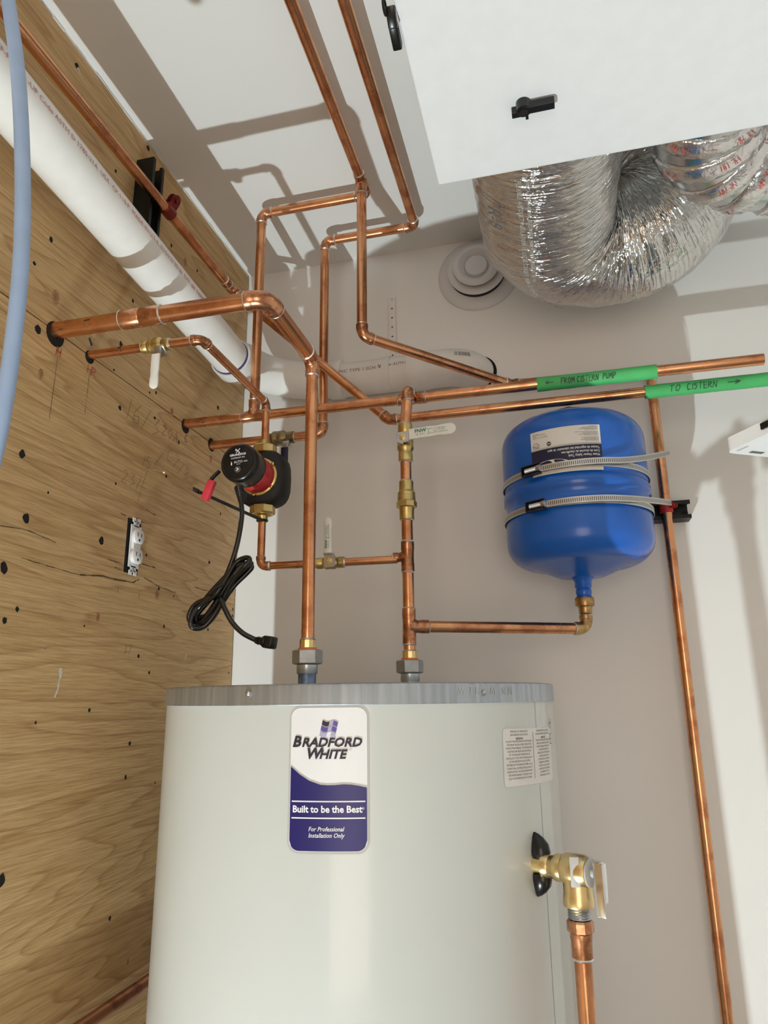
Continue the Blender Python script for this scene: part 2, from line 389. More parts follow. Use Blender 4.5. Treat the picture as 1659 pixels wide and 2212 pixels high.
STK = {'F': [[(0, 0), (0, 1), (.6, 1.05)], [(0, .5), (.5, .55)]], 'R': [[(0, 0), (0, 1), (.5, .9), (.55, .6), (0, .5)], [(.15, .5), (.7, 0)]],
 'O': [[(.3, 1), (0, .6), (.1, .1), (.45, 0), (.65, .5), (.5, .95), (.3, 1)]], 'M': [[(0, 0), (.1, 1), (.4, .3), (.7, 1), (.8, 0)]],
 'C': [[(.6, .9), (.25, 1), (0, .5), (.2, 0), (.65, .12)]], 'I': [[(.1, 0), (.15, 1)]], 'S': [[(.6, .9), (.2, 1), (.05, .75), (.5, .45), (.45, .1), (0, 0)]],
 'T': [[(0, 1), (.7, 1.05)], [(.35, 1), (.3, 0)]], 'E': [[(.5, 1), (0, .95), (.05, 0), (.55, 0)], [(0, .5), (.4, .5)]],
 'N': [[(0, 0), (.05, 1), (.55, 0), (.62, 1)]], 'P': [[(0, 0), (.05, 1), (.55, .9), (.5, .55), (.03, .45)]], 'U': [[(0, 1), (.05, .1), (.45, .05), (.55, 1)]],
 'H': [[(0, 0), (0, 1)], [(.6, 0), (.6, 1)], [(0, .5), (.6, .55)]], 'B': [[(0, 0), (.05, 1), (.5, .85), (.1, .55), (.6, .3), (.4, 0), (0, 0)]],
 'A': [[(0, 0), (.35, 1), (.65, 0)], [(.15, .4), (.55, .4)]], '<': [[(.35, .75), (0, .5), (.35, .25)], [(0, .5), (1, .5)]], '>': [[(.65, .75), (1, .5), (.65, .25)], [(0, .5), (1, .5)]],
 '0': [[(.3, 1), (0, .5), (.3, 0), (.6, .5), (.3, 1)]], '1': [[(.2, 1), (.1, 0)]], '2': [[(.05, .8), (.3, 1), (.55, .75), (0, 0), (.6, .05)]],
 '3': [[(.05, .95), (.5, .9), (.2, .55), (.55, .3), (.1, 0)]], '5': [[(.6, 1), (.1, 1), (.05, .55), (.5, .5), (.45, .05), (0, 0)]], '6': [[(.5, 1), (.1, .5), (.15, .05), (.5, .1), (.45, .45), (.1, .35)]],
 '7': [[(0, 1), (.6, 1), (.2, 0)]], '8': [[(.3, .5), (.05, .8), (.35, 1), (.55, .8), (.1, .25), (.3, 0), (.6, .25), (.3, .5)]], '/': [[(0, -.1), (.5, 1.1)]], '-': [[(.05, .5), (.5, .5)]], ' ': []}
def hand(s, u0, v0, h, w, fn, sp=0.28, slant=0.12, xs=1.0):
    """handwriting: thin ribbons following pen strokes"""
    g = G(); u = u0
    for ch in s:
        st = STK[ch]; adv = max([p[0] for l in st for p in l], default=0.45)
        for l in st:
            l = [(a+random.uniform(-.03, .03), b+random.uniform(-.03, .03)) for a, b in l]
            for (a, b), (c, d) in zip(l[:-1], l[1:]):
                p = (u+(a+slant*b)*h*xs, v0+b*h); q = (u+(c+slant*d)*h*xs, v0+d*h)
                dx, dy = q[0]-p[0], q[1]-p[1]; n = math.hypot(dx, dy) or 1; ox, oy = -dy/n*w/2, dx/n*w/2; ex, ey = dx/n*w*.3, dy/n*w*.3
                g.add([fn(p[0]+ox-ex, p[1]+oy-ey), fn(p[0]-ox-ex, p[1]-oy-ey), fn(q[0]-ox+ex, q[1]-oy+ey), fn(q[0]+ox+ex, q[1]+oy+ey)], [(0, 1, 2, 3)])
        u += (adv+sp)*h*xs
    return g

# ---- plumbing
def tube(name, pts, r, mat, parent, seg=20, **kw):
    vs, fs, uv = sweep(pts, r, seg); return mesh_obj(name, vs, fs, mat, parent, uvs=uv, **kw)
def ring(p, d, r, parent):
    d = Vector(d).normalized(); p = Vector(p)
    w = random.uniform(0.0014, 0.0022)
    pts = [p-d*w, p-d*w*.5, p, p+d*w*.5, p+d*w]
    vs, fs, uv = sweep(pts, [r*0.985, r+0.0009, r+0.0014, r+0.0009, r*0.985], 20)
    o = mesh_obj('solder_ring', vs, fs, 'solder', parent); o['label'] = 'silver solder joint'; return o
def elbow(P, a, b, r, parent, mat='fitting', r2=None, rings=(True, True)):
    """bend at P from unit direction a (arriving) to b (leaving); returns the two face points"""
    P = Vector(P); a = Vector(a).normalized(); b = Vector(b).normalized(); D = 2*r
    th = a.angle(b); Rb = 0.80*D; tl = Rb*math.tan(th/2); sock = 0.42*D if th > 1.2 else 0.55*D
    r2 = r2 or r
    nrm = (b-a*a.dot(b)).normalized(); C = P-a*tl+nrm*Rb
    ro = r+0.0011; ros = r+0.0020; ro2 = r2+0.0011; ros2 = r2+0.0020
    pts = [P-a*(tl+sock), P-a*(tl+sock*.08), P-a*(tl)]; rad = [ros, ros, ro]
    K = 10
    for i in range(1, K):
        t = th*i/K; pts.append(C-nrm*(Rb*math.cos(t))+a*(Rb*math.sin(t))); rad.append(ro+(ro2-ro)*i/K)
    pts += [P+b*tl, P+b*(tl+sock*.08), P+b*(tl+sock)]; rad += [ro2, ros2, ros2]
    vs, fs, uv = sweep(pts, rad, 22)
    mesh_obj('elbow', vs, fs, mat, parent, uvs=uv)
    if rings[0]: ring(pts[0], a, r+.0010, parent)
    if rings[1]: ring(pts[-1], b, r2+.0010, parent)
    return pts[0], pts[-1]
def tee(P, d, br, r, parent, rb=None, mat='fitting', L=None, Lb=None, rings=True):
    P = Vector(P); d = Vector(d).normalized(); br = Vector(br).normalized(); rb = rb or r
    L = L or 2.6*r; Lb = Lb or r+2.4*rb
    g = G(); ro = r+0.0018
    g.add(*sweep([P-d*L, P-d*(L*.45), P-d*(L*.4), P+d*(L*.4), P+d*(L*.45), P+d*L], [ro, ro, ro-.0007, ro-.0007, ro, ro], 22))
    g.add(*sweep([P, P+br*(r*.95), P+br*(r*1.25), P+br*(r*1.5), P+br*(Lb*.7), P+br*Lb], [rb+.0035, rb+.0035, rb+.0016, rb+.001, rb+.0018, rb+.0018], 22))
    g.out('tee', mat, parent)
    if rings:
        ring(P-d*L, d, r+.0010, parent); ring(P+d*L, d, r+.0010, parent); ring(P+br*Lb, br, rb+.0010, parent)
def coupling(p, q, r, parent, mat='fitting'):
    p = Vector(p); q = Vector(q); d = (q-p).normalized()
    m1 = p+(q-p)*.48; m2 = p+(q-p)*.5; m3 = p+(q-p)*.52
    vs, fs, uv = sweep([p, m1, m2, m3, q], [r+.0018, r+.0018, r+.001, r+.0018, r+.0018], 22)
    mesh_obj('coupling', vs, fs, mat, parent, uvs=uv); ring(p, d, r+.001, parent); ring(q, d, r+.001, parent)
def run(parent, pts, r, mat='copper', fit='fitting', skip_elbow=(), rings=True):
    """straight pipes between way points with an elbow at every inner one"""
    pts = [Vector(p) for p in pts]; n = len(pts); starts = [None]*n; ends = [None]*n
    for i in range(1, n-1):
        a = (pts[i]-pts[i-1]).normalized(); b = (pts[i+1]-pts[i]).normalized()
        f1, f2 = elbow(pts[i], a, b, r, parent, fit); ends[i] = f1+a*.006; starts[i] = f2-b*.006
    for i in range(n-1):
        p = starts[i] if i else pts[0]; q = ends[i+1] if i+1 < n-1 else pts[-1]
        if (q-p).dot(pts[i+1]-pts[i]) > 0.002: tube('pipe', [p, p+(q-p)*.5, q], r, mat, parent)
R34, R12, R1 = 0.01111, 0.00794, 0.01429
X_, Y_, Z_ = Vector((1, 0, 0)), Vector((0, 1, 0)), Vector((0, 0, 1))
# ------------------------------------------------------------------ the setting
def slab(name, x0, x1, y0, y1, z0, z1, mat):
    vs, fs = box(((x0+x1)/2, (y0+y1)/2, (z0+z1)/2+EYE), (x1-x0, y1-y0, z1-z0))
    return struct(mesh_obj(name, vs, fs, mat, smooth=False))
floor = slab('floor', -0.84, 1.7, -2.4, YW+.1, -EYE-.08, -EYE, 'concrete')
ceiling = slab('ceiling', -0.84, 1.7, -2.4, YW+.1, ZC, ZC+.1, 'ceiling')
wall_back = slab('wall_back', -0.84, 1.7, YW, YW+.1, -EYE, ZC, 'drywall')
wall_right_added = slab('wall_right_added', 1.6, 1.7, -2.4, YW, -EYE, ZC, 'drywall')  # unseen white wall, added for reflections
wall_rear_added = G()  # unseen wall, added with an opening to give the copper contrasting reflections
for (x0, x1, z0, z1) in ((-.84, -.30, -EYE, ZC), (.95, 1.7, -EYE, ZC), (-.30, .95, .62, ZC)):
    wall_rear_added.add(*box(((x0+x1)/2, -2.45, (z0+z1)/2+EYE), (x1-x0, .1, z1-z0)))
wall_rear_added = struct(wall_rear_added.out('wall_rear_added', 'drywall', smooth=False))
wall_left = slab('wall_left', -0.92, XP-.0185, -2.4, YW, -EYE, ZC, 'drywall')
ZS = 0.6145                                   # the seam between the two plywood sheets
sheets = []
for z0, z1, mt in ((-EYE+.004, ZS-.0013, 'ply_a'), (ZS+.0013, ZC-.006, 'ply_b')):
    vs, fs = box(((XP-.009), (-1.6+YW-.006)/2, (z0+z1)/2+EYE), (.018, YW-.006+1.6, z1-z0))
    s = mesh_obj('plywood_sheet', vs, fs, mt, wall_left, smooth=False); sheets.append(s)
sheets[0]['label'] = 'lower plywood sheet below the seam'; sheets[1]['label'] = 'upper plywood sheet above the seam'
def on_ply(px, py): p = at(px, py, X=XP); return p.y, p.z
def sheet_at(z): return sheets[0] if z < ZS+EYE else sheets[1]
KN = [(110,517,4),(74,569,3),(82,712,6),(261,743,4),(287,650,3),(259,881,4),(337,848,3),(334,903,3),(48,981,6),(386,956,3),(471,881,4),(359,1029,3),(250,1045,2.5),
 (246,799,2),(56,1120,7),(219,1169,6.5),(8,1227,8),(10,1340,5),(452,1215,4),(343,1272,3),(354,1353,3.2),(449,1360,3.2),(299,1417,3.4),(322,1453,3.2),(193,1534,3.6),(37,1316,4),
 (104,1064,2),(316,1199,2.5),(476,1110,2.5),(280,1606,4),(271,1679,4),(335,1691,2.2),(77,1561,2.4),(2,1903,10),(237,1984,4),(502,1330,3),(503,1316,2.5),(494,1453,2),(166,142,4),(320,320,4),(370,530,3),(250,370,2.5),(426,585,2.5),(323,848,2),(182,1352,2),(375,1288,2)]
for i, (px, py, rp) in enumerate(KN):
    y, z = on_ply(px, py); d = at(px, py, X=XP).length; r = rp/FPX*d*0.68
    poly = [(r*(1+random.uniform(-.22, .22))*math.cos(2*PI*k/10), r*1.15*(1+random.uniform(-.22, .22))*math.sin(2*PI*k/10)) for k in range(10)]
    vs, fs = prism(poly, (XP-.001, y, z), (Y_, Z_, X_), .0013)
    mesh_obj('knot_hole', vs, fs, 'black_hole', sheet_at(z), smooth=False)
for px, py, rp in ((120,642,7),(88,808,5),(371,890,5),(339,1283,6.5),(211,1333,5.5),(276,2077,3.5),(400,566,5)):
    y, z = on_ply(px, py); d = at(px, py, X=XP).length; r = rp/FPX*d
    for k, (s, mt) in enumerate(((1.0, 'copper_knot'), (0.55, 'knot_core'))):
        if mt not in MT:
            MT['copper_knot'] = plain('knot_ring', (0.40, 0.21, 0.09), 0.6, 0, .3, 200); MT['knot_core'] = plain('knot_core', (0.30, 0.15, 0.065), 0.6, 0, .3, 200)
        poly = [(r*s*math.cos(2*PI*j/14)*.8, r*s*1.2*math.sin(2*PI*j/14)) for j in range(14)]
        vs, fs = prism(poly, (XP-.001, y, z), (Y_, Z_, X_), .0011+.0003*k)
        mesh_obj('knot', vs, fs, mt, sheet_at(z), smooth=False)
def ply_line(name, pix, w, mat, jag=0.0):
    g = G(); pts = []
    for (a, b), (c, d) in zip(pix[:-1], pix[1:]):
        for k in range(4): pts.append((a+(c-a)*k/4+random.uniform(-jag, jag), b+(d-b)*k/4+random.uniform(-jag, jag)))
    pts.append(pix[-1]); P = [on_ply(*q) for q in pts]
    for i, (p, q) in enumerate(zip(P[:-1], P[1:])):
        ww = w*random.uniform(.5, 1.3)
        dx, dy = q[0]-p[0], q[1]-p[1]; n = math.hypot(dx, dy) or 1; ox, oy = -dy/n*ww/2, dx/n*ww/2
        x = XP+.0004
        g.add([(x, p[0]+ox, p[1]+oy), (x, p[0]-ox, p[1]-oy), (x, q[0]-ox, q[1]-oy), (x, q[0]+ox, q[1]+oy)], [(0, 1, 2, 3)])
    return g.out(name, mat, sheet_at(P[0][1]), smooth=False)
MT['crack'] = plain('wood_crack', (0.10, 0.05, 0.02), 0.8)
for pix, w in (([(0,1135),(60,1145),(120,1172)], .0012), ([(45,1205),(100,1222),(172,1242)], .0014), ([(172,1242),(222,1244),(232,1248),(285,1259),(300,1252)], .0024), ([(310,1248),(345,1268),(380,1280)], .0016),
               ([(420,1268),(455,1278),(478,1290)], .0016), ([(233,1209),(260,1216)], .002), ([(308,1218),(335,1227)], .0022), ([(260,1108),(272,1115)], .002), ([(315,1100),(336,1113)], .0018), ([(248,1226),(262,1232)], .0016), ([(292,1116),(312,1130)], .001)):
    ply_line('crack', pix, w, 'crack', 1.0)
for pix, w in (([(127,745),(118,820),(106,905)], .0012), ([(193,805),(188,850),(183,893)], .0012), ([(255,1264),(254,1280)], .0014), ([(301,1275),(300,1292)], .0012), ([(318,1018),(306,1052),(297,1085)], .001), ([(368,957),(333,1005)], .001)):
    ply_line('pencil_line', pix, w, 'pencil')
for pix, w in (([(131,1443),(130,1465)], .008), ([(129,1465),(124,1490),(117,1507)], .004), ([(402,1412),(400,1425)], .004), ([(98,1398),(97,1405)], .004), ([(168,146),(172,160)], .007)):
    ply_line('paint_smear', pix, w, 'paper_smear', 1.0)
def scribble(s, px, py, h, w, mat, rot=0.0, sp=.28):
    y0, z0 = on_ply(px, py); c, sn = math.cos(rot), math.sin(rot)
    g = hand(s, 0, 0, h, w, lambda u, v: Vector((XP+.0006, y0+u*c-v*sn, z0+u*sn+v*c)), sp)
    return g.out('handwriting', mat, sheet_at(z0), smooth=False)
scribble('16/3', 270, 902, .045, .0010, 'pencil'); scribble('20A', 349, 938, .026, .0010, 'pencil'); scribble('C7/8', 358, 990, .030, .0010, 'pencil', -.25)
scribble('15', 307, 1005, .024, .0010, 'pencil'); scribble('23/', 262, 1040, .028, .0010, 'pencil'); scribble('37', 266, 1412, .016, .0010, 'pencil')
scribble('H', 120, 766, .016, .0022, 'ink_red'); scribble('HR', 187, 805, .018, .0014, 'ink_red', 0, .08); scribble('B', 453, 996, .015, .0018, 'ink_red')
scribble('C', 398, 953, .018, .0018, 'ink_maroon'); scribble('1', 197, 746, .012, .005, 'ink_black', .9)
# round holes the pipes leave through
ZPIPE = 0.6150
for hy, r in ((0.911, R1), (1.003, R12), (1.35, R34), (1.477, R34)):
    hr = r*1.55
    vs, fs = prism([(hr*math.cos(2*PI*k/20), hr*math.sin(2*PI*k/20)) for k in range(20)], (XP-.001, hy+.001, EYE+ZPIPE-r*.45), (Y_, Z_, X_), .0014)
    mesh_obj('pipe_hole', vs, fs, 'black_hole', sheets[0], smooth=False)
# rough drywall reveal strip above the plywood and a bead of filler in the corner
g = G(); random.seed(3)
for k in range(60):
    y = -0.2+k*(YW-.01+.2)/60; y2 = y+(YW-.01+.2)/60
    g.add(*box((XP-.004, (y+y2)/2, EYE+ZC-.003), (.006+random.uniform(0, .006), y2-y, .004+random.uniform(-.002, .003))))
o = g.out('trim_1', 'ceiling', smooth=False); struct(o)

# ------------------------------------------------------------------ water heater
HX, HY, HR_ = -0.342, 1.214, 0.325
HTOP = EYE+0.0185
heater = thing('water_heater', 'tall pale cylindrical water heater with a grey metal rim and blue and white brand badge', 'water heater', (HX, HY, 0))
vs, fs = lathe((HX, HY, 0), Z_, [(HR_-.02, 0.0), (HR_-.02, .02), (HR_, .021), (HR_, HTOP-.02)], 128); mesh_obj('jacket', vs, fs, 'jacket', heater)
rc = HR_+.0022
vs, fs = lathe((HX, HY, 0), Z_, [(rc+.0004, HTOP-.0275), (rc+.0008, HTOP-.0265), (rc, HTOP-.0245), (rc, HTOP-.004), (rc-.0015, HTOP-.0012), (rc-.005, HTOP), (rc-.03, HTOP+.0005), (.15, HTOP+.004), (0, HTOP+.006)], 128)
cap = mesh_obj('top_cap', vs, fs, 'cap', heater)
for px, py in ((537, 1497), (1045, 1496), (840, 1472), (420, 1500)):
    th, z = cyl_hit(px, py, HX, HY, rc)
    if py == 1472: th = math.radians(70); z = HTOP-.014
    if px == 420: th = math.radians(170); z = HTOP-.014
    nrm = Vector((math.cos(th), math.sin(th), 0)); p = Vector((HX, HY, 0))+nrm*(rc-.0005); p.z = z
    g = G(); g.add(*lathe(p, nrm, [(.0052, 0), (.0052, .0012), (.004, .0012), (.0036, .0036), (.0020, .0048), (0, .005)], 12, Z_)); g.out('screw', 'steel', cap)
def on_heater(off=.0006): return lambda th, z: Vector((HX+(HR_+off)*math.cos(th), HY+(HR_+off)*math.sin(th), z))
def heat_patch(th0, z0, poly, off, thick=.0005):
    """flat outline (u right, v up) in metres wrapped round the jacket about (th0,z0), as one sheet"""
    f = on_heater(off); return [f(th0+u/HR_, z0+v) for u, v in poly]
def wrap_fn(th0, z0, off): 
    f = on_heater(off); return lambda u, v: f(th0+u/HR_, z0+v)
def strip_sheet(rows, fn):
    """rows = [(v, umin, umax)] -> grid sheet"""
    g = G(); K = 14; vs = []; fs = []
    for v, a, b in rows:
        for k in range(K+1): vs.append(fn(a+(b-a)*k/K, v))
    for i in range(len(rows)-1):
        for k in range(K): q = i*(K+1)+k; fs.append((q, q+1, q+K+2, q+K+1))
    return g.add(vs, fs)
def rr_rows(w, h, r, n=8):
    rows = []
    for i in range(n+1): 
        a = PI/2*i/n; rows.append((-h/2+r-r*math.cos(a), -(w/2-r+r*math.sin(a)), w/2-r+r*math.sin(a)))
    for i in range(n+1):
        a = PI/2*i/n; rows.append((h/2-r+r*math.sin(a), -(w/2-r+r*math.cos(a)), w/2-r+r*math.cos(a)))
    return rows
tha, za = cyl_hit(627, 1532, HX, HY, HR_); thb, zb = cyl_hit(797, 1532, HX, HY, HR_); thc, zc_ = cyl_hit(708, 1845, HX, HY, HR_); thm, zt = cyl_hit(712, 1524, HX, HY, HR_)
LW = (thb-tha)*HR_; LH = zt-zc_; TH0 = (tha+thb)/2; Z0 = (zt+zc_)/2
badge = strip_sheet(rr_rows(LW, LH, .014), wrap_fn(TH0, Z0, .0005)).out('brand_badge', 'label_grey', heater); badge['label'] = 'blue and white rounded brand badge'
strip_sheet(rr_rows(LW-.005, LH-.005, .0125), wrap_fn(TH0, Z0, .0009)).out('badge_face', 'label_white', badge)
w2, h2, r2 = LW-.0064, LH-.0064, .0120
f = wrap_fn(TH0, Z0, .0013)
# blue lower field with a wavy upper edge
def wave(u):
    t = (u+w2/2)/w2
    ctl = [(0, .58), (.12, .525), (.25, .48), (.4, .452), (.5, .448), (.6, .450), (.7, .455), (.8, .452), (.9, .443), (1, .43)]
    for (a, b), (c, d) in zip(ctl[:-1], ctl[1:]):
        if t <= c+1e-9: return (b+(d-b)*(t-a)/(c-a)-.5)*h2
    return -.07*h2
for nm, mt, up, off in (('swoosh', 'label_grey', .0022, .0012), ('blue_field', 'label_blue', 0.0, .0015)):
    g = G(); K = 40; vs = []; fs = []; ff = wrap_fn(TH0, Z0, off)
    for k in range(K+1):
        u = -w2/2+w2*k/K; e = min(u+w2/2, w2/2-u); bot = -h2/2+(r2-math.sqrt(max(0, r2*r2-(r2-e)**2)) if e < r2 else 0)
        top = wave(u)+up
        for j in range(5): vs.append(ff(u, bot+(top-bot)*j/4))
    for k in range(K):
        for j in range(4): q = k*5+j; fs.append((q, q+5, q+6, q+1))
    g.add(vs, fs); g.out(nm, mt, badge)
ft = wrap_fn(TH0, Z0, .0019)
def vfrac(t): return (t-.5)*h2
S = LW/0.170
g = text([('B', -.0775*S, vfrac(.722), .0300*S, 'LEFT', .25, .034, 1.05), ('RADFORD', -.0570*S, vfrac(.722), .0247*S, 'LEFT', .25, .034, 1.09),
          ('W', -.0480*S, vfrac(.637), .0300*S, 'LEFT', .25, .034, 1.0), ('HITE', -.0195*S, vfrac(.637), .0247*S, 'LEFT', .25, .034, 1.08)], ft); g.out('lettering', 'ink_black', badge, smooth=False)
text([('Built to be the Best', -.002*S, vfrac(.262), .0183*S, 'CENTER', 0, .03, 1.0), ('®', .072*S, vfrac(.279), .007*S, 'CENTER')], ft).out('lettering', 'ink_white', badge, smooth=False)
text([('For Professional', -.040*S, vfrac(.135), .0118*S, 'LEFT', .25, .012, .94), ('Installation Only', -.040*S, vfrac(.092), .0118*S, 'LEFT', .25, .012, .94)], ft).out('lettering', 'ink_white', badge, smooth=False)
text([('®', .046*S, vfrac(.69), .007*S, 'CENTER')], ft).out('lettering', 'label_grey', badge, smooth=False)
for v in (.337, .223):
    strip_sheet([(vfrac(v)-.0008, -w2*.475, w2*.48), (vfrac(v)+.0008, -w2*.475, w2*.48)], ft).out('rule_line', 'ink_white', badge)
# waving flag emblem: three bands, each of three tones
for i, tones in enumerate((('ink_black', 'ink_lilac', 'ink_violet'), ('ink_violet', 'ink_lilac', 'ink_violet'), ('ink_lilac', 'label_white', 'ink_lilac'))):
    for j, mt in enumerate(tones):
        K = 8; vs = []; fs = []; fw = .032*S
        us = ((0, .45), (.45, .72), (.72, 1.0))[j]
        for k in range(K+1):
            t = us[0]+(us[1]-us[0])*k/K; u = -.012*S+fw*t-.0025*S*i
            v = vfrac(.915)-i*.0112*S-.006*S*t-.0028*S*math.sin(t*2*PI)
            vs += [ft(u, v), ft(u-.0022*S, v-.0090*S)]
        for k in range(K): fs.append((2*k, 2*k+1, 2*k+3, 2*k+2))
        G().add(vs, fs).out('flag_band', mt, badge, smooth=False)
# warning sticker
ta, z1 = cyl_hit(1084, 1580, HX, HY, HR_); tb, _z = cyl_hit(1186, 1572, HX, HY, HR_); tc_, z2 = cyl_hit(1092, 1700, HX, HY, HR_)
WW = (tb-ta)*HR_; WH = z1-z2+.004; WT = (ta+tb)/2; WZ = (z1+z2)/2
def wfn(off):
    f0 = on_heater(off); c, s = math.cos(-.02), math.sin(-.02)
    return lambda u, v: f0(WT+(u*c-v*s)/HR_, WZ+u*s+v*c)
stick = strip_sheet(rr_rows(WW, WH, .006), wfn(.0006)).out('warning_sticker', 'label_paper', heater); stick['label'] = 'pale sticker with two columns of print'
EN = ['OPENING FOR TEMPERATURE', 'AND PRESSURE RELIEF DEVICE', None, 'FOLLOW THE MAINTENANCE PROCEDURES', 'FOR RELIEF VALVES AS DIRECTED IN THE', 'INSTRUCTION MANUAL. THE TEMPERATURE', 'AND PRESSURE RELIEF VALVE PROVIDED', 'BY THE MANUFACTURER SHALL BE', 'INSTALLED AT THE TIME OF INSTALLATION', 'OF THE HEATER IN THE LOCATION', 'SPECIFIED BY THE MANUFACTURER. LOCAL', 'CODES SHALL GOVERN INSTALLATION OF', 'RELIEF DEVICES. FOR SAFE OPERATION OF', 'THE WATER HEATER, THE RELIEF VALVE', 'MUST NOT BE REMOVED OR PLUGGED']
FR = ['OUVERTURE POUR LA SOUPAPE DE', 'DECHARGE TEMPERATURE ET PRESSION', None, 'SUIVRE LES PROCEDURES D’ENTRETIEN', 'POUR LES SOUPAPES DE DECHARGE', 'DANS LE MANUEL D’INSTRUCTIONS', 'LA SOUPAPE FOURNIE PAR LE', 'FABRICANT DOIT ETRE INSTALLEE', 'LORS DE L’INSTALLATION', 'DU CHAUFFE-EAU A L’ENDROIT', 'INDIQUE PAR LE FABRICANT', 'LES CODES LOCAUX REGISSENT', 'LES DISPOSITIFS DE DECHARGE', 'LA SOUPAPE NE DOIT PAS', 'ETRE ENLEVEE OU BOUCHEE']
lines = []
for cx_, T in ((-.25*WW, EN), (.25*WW, FR)):
    for i, s in enumerate(T):
        v = WH*(.43-.058*i)
        if s is None: lines.append(('IMPORTANT', cx_, v-.001, WH*.056, 'CENTER', 0, .02, .7*WW/.14)); continue
        vs, _q = glyphs(s, 1.0, 'LEFT'); wid = max(a for a, b in vs)
        sz = WH*.046; lines.append((s, cx_, v, sz, 'CENTER', 0, 0, min(.9, .44*WW/(wid*sz))))
text(lines, wfn(.0010)).out('lettering', 'ink_grey', stick, smooth=False)
strip_sheet([(-WH*.40, -.0004, .0004), (WH*.43, -.0004, .0004)], wfn(.001)).out('rule_line', 'ink_grey', stick)
# thin vertical strip standing off the jacket, same colour
ts, _z = cyl_hit(1160, 1600, HX, HY, HR_)
strip_sheet([(0.03-WZ, 0, .022), (HTOP-.027-WZ, 0, .022)], (lambda: (lambda u, v: on_heater(.0004)(ts+u/HR_, WZ+v)))()).out('jacket_strip', 'jacket', heater)
# marker scrawl beside the sticker
for px, py, s in ((1186, 1573, 'H'), (1187, 1606, 'E')):
    t0, z0 = cyl_hit(px, py, HX, HY, HR_); hand(s, 0, 0, .014, .0014, (lambda t0, z0: lambda u, v: on_heater(.0009)(t0+u/HR_, z0+v))(t0, z0)).out('handwriting', 'ink_grey', heater, smooth=False)
for px in (990, 1012, 1028, 1060, 1085, 1098):
    t0, z0 = cyl_hit(px, 1500, HX, HY, rc)
    g = hand(random.choice('HTMN'), 0, 0, .010, .0010, (lambda t0, z0: lambda u, v: on_heater(.0029)(t0+u/HR_, z0+v))(t0, z0)); o = g.out('handwriting', 'label_grey', cap, smooth=False)

# ------------------------------------------------------------------ relief valve on the heater side and its discharge pipe
tv, zv = cyl_hit(1157, 1866, HX, HY, HR_)
nv = Vector((math.cos(tv), math.sin(tv), 0)); pv = Vector((HX, HY, 0))+nv*HR_; pv.z = zv
rel = thing('relief_valve', 'brass relief valve with clear lever sticking out of the heater side', 'valve', pv)
# black split collar against the jacket
side = Z_.cross(nv)
for sgn in (1, -1):
    pts = [pv+nv*.004+Z_*(sgn*h)+nv*d for h, d in ((.010, .004), (.016, .005), (.023, .004), (.030, .001), (.036, -.002), (.040, -.004))]
    vs, fs, uv = sweep(pts, [.0125, .0135, .0125, .0095, .0055, .0015], 18, squash=(1.0, .8)); mesh_obj('collar_half', vs, fs, 'black_plastic', rel)
vs, fs = lathe(pv-nv*.003, nv, [(.0125, 0), (.0125, .014), (.0155, .016), (.0155, .022), (.0135, .026), (.015, .032), (.0175, .036), (.0175, .046), (.016, .050)], 28); mesh_obj('inlet', vs, fs, 'brass_bright', rel)
pb = pv+nv*.060
g = G(); g.add(*lathe(pb+Z_*.0, nv, [(.017, -.018), (.0200, -.014), (.0205, .0), (.0205, .012), (.018, .018)], 28))
g.add(*lathe(pb-Z_*.042, Z_, [(.0195, 0), (.0200, .002), (.0195, .010), (.0185, .016), (.0185, .042), (.018, .046)], 28)); g.out('body', 'brass_bright', rel)
g = G(); g.add(*box(pb-nv*.002-Y_*.0195+Z_*.002, (.012, .004, .036), None, .001)); g.out('name_plate', 'label_grey', rel)
vs, fs = lathe(pb+nv*.018, nv, [(.0165, 0), (.0175, .0015), (.0175, .003), (.006, .0035), (.006, .010), (0, .011)], 28); mesh_obj('dial_tag', vs, fs, 'label_grey', rel)
g = G(); lv = pb+nv*.030
ax3 = (nv, side, Z_)
g.add(*box(lv-Z_*.018-side*.006+nv*.003, (.013, .0018, .062), ax3, .0006)); g.add(*box(lv-Z_*.010+nv*.0085, (.0018, .012, .046), ax3, .0006)); g.add(*box(lv+Z_*.013, (.012, .013, .0025), ax3, .0008))
g.out('lever', 'clear_steel', rel)
vs, fs = lathe(pb-Z_*.057, Z_, [(.0135, 0), (.0150, .001), (.0138, .0025), (.0150, .004), (.0138, .0055), (.0150, .007), (.0138, .0085), (.0150, .010), (.0138, .0115), (.0150, .013), (.014, .0155)], 28); mesh_obj('threads', vs, fs, 'steel', rel)
dis = thing('discharge_pipe', 'copper discharge pipe hanging below the brass relief valve', 'pipe', (pb.x, pb.y, .12))
top = pb-Z_*.057
vs, fs = lathe(top-Z_*.016, Z_, [(.0150, 0), (.0172, .002), (.0172, .013), (.0150, .0155)], 10); mesh_obj('adapter_nut', vs, fs, 'fitting', dis, angle=25)
vs, fs = lathe(top-Z_*.044, Z_, [(.0132, 0), (.0132, .018), (.0140, .022), (.0140, .029)], 24); mesh_obj('adapter', vs, fs, 'fitting', dis)
o = ring(top-Z_*.0455, Z_, R34+.0012, dis); tube('pipe', [top-Z_*.040, top-Z_*.5, (top.x, top.y, .12)], R34, 'copper', dis)

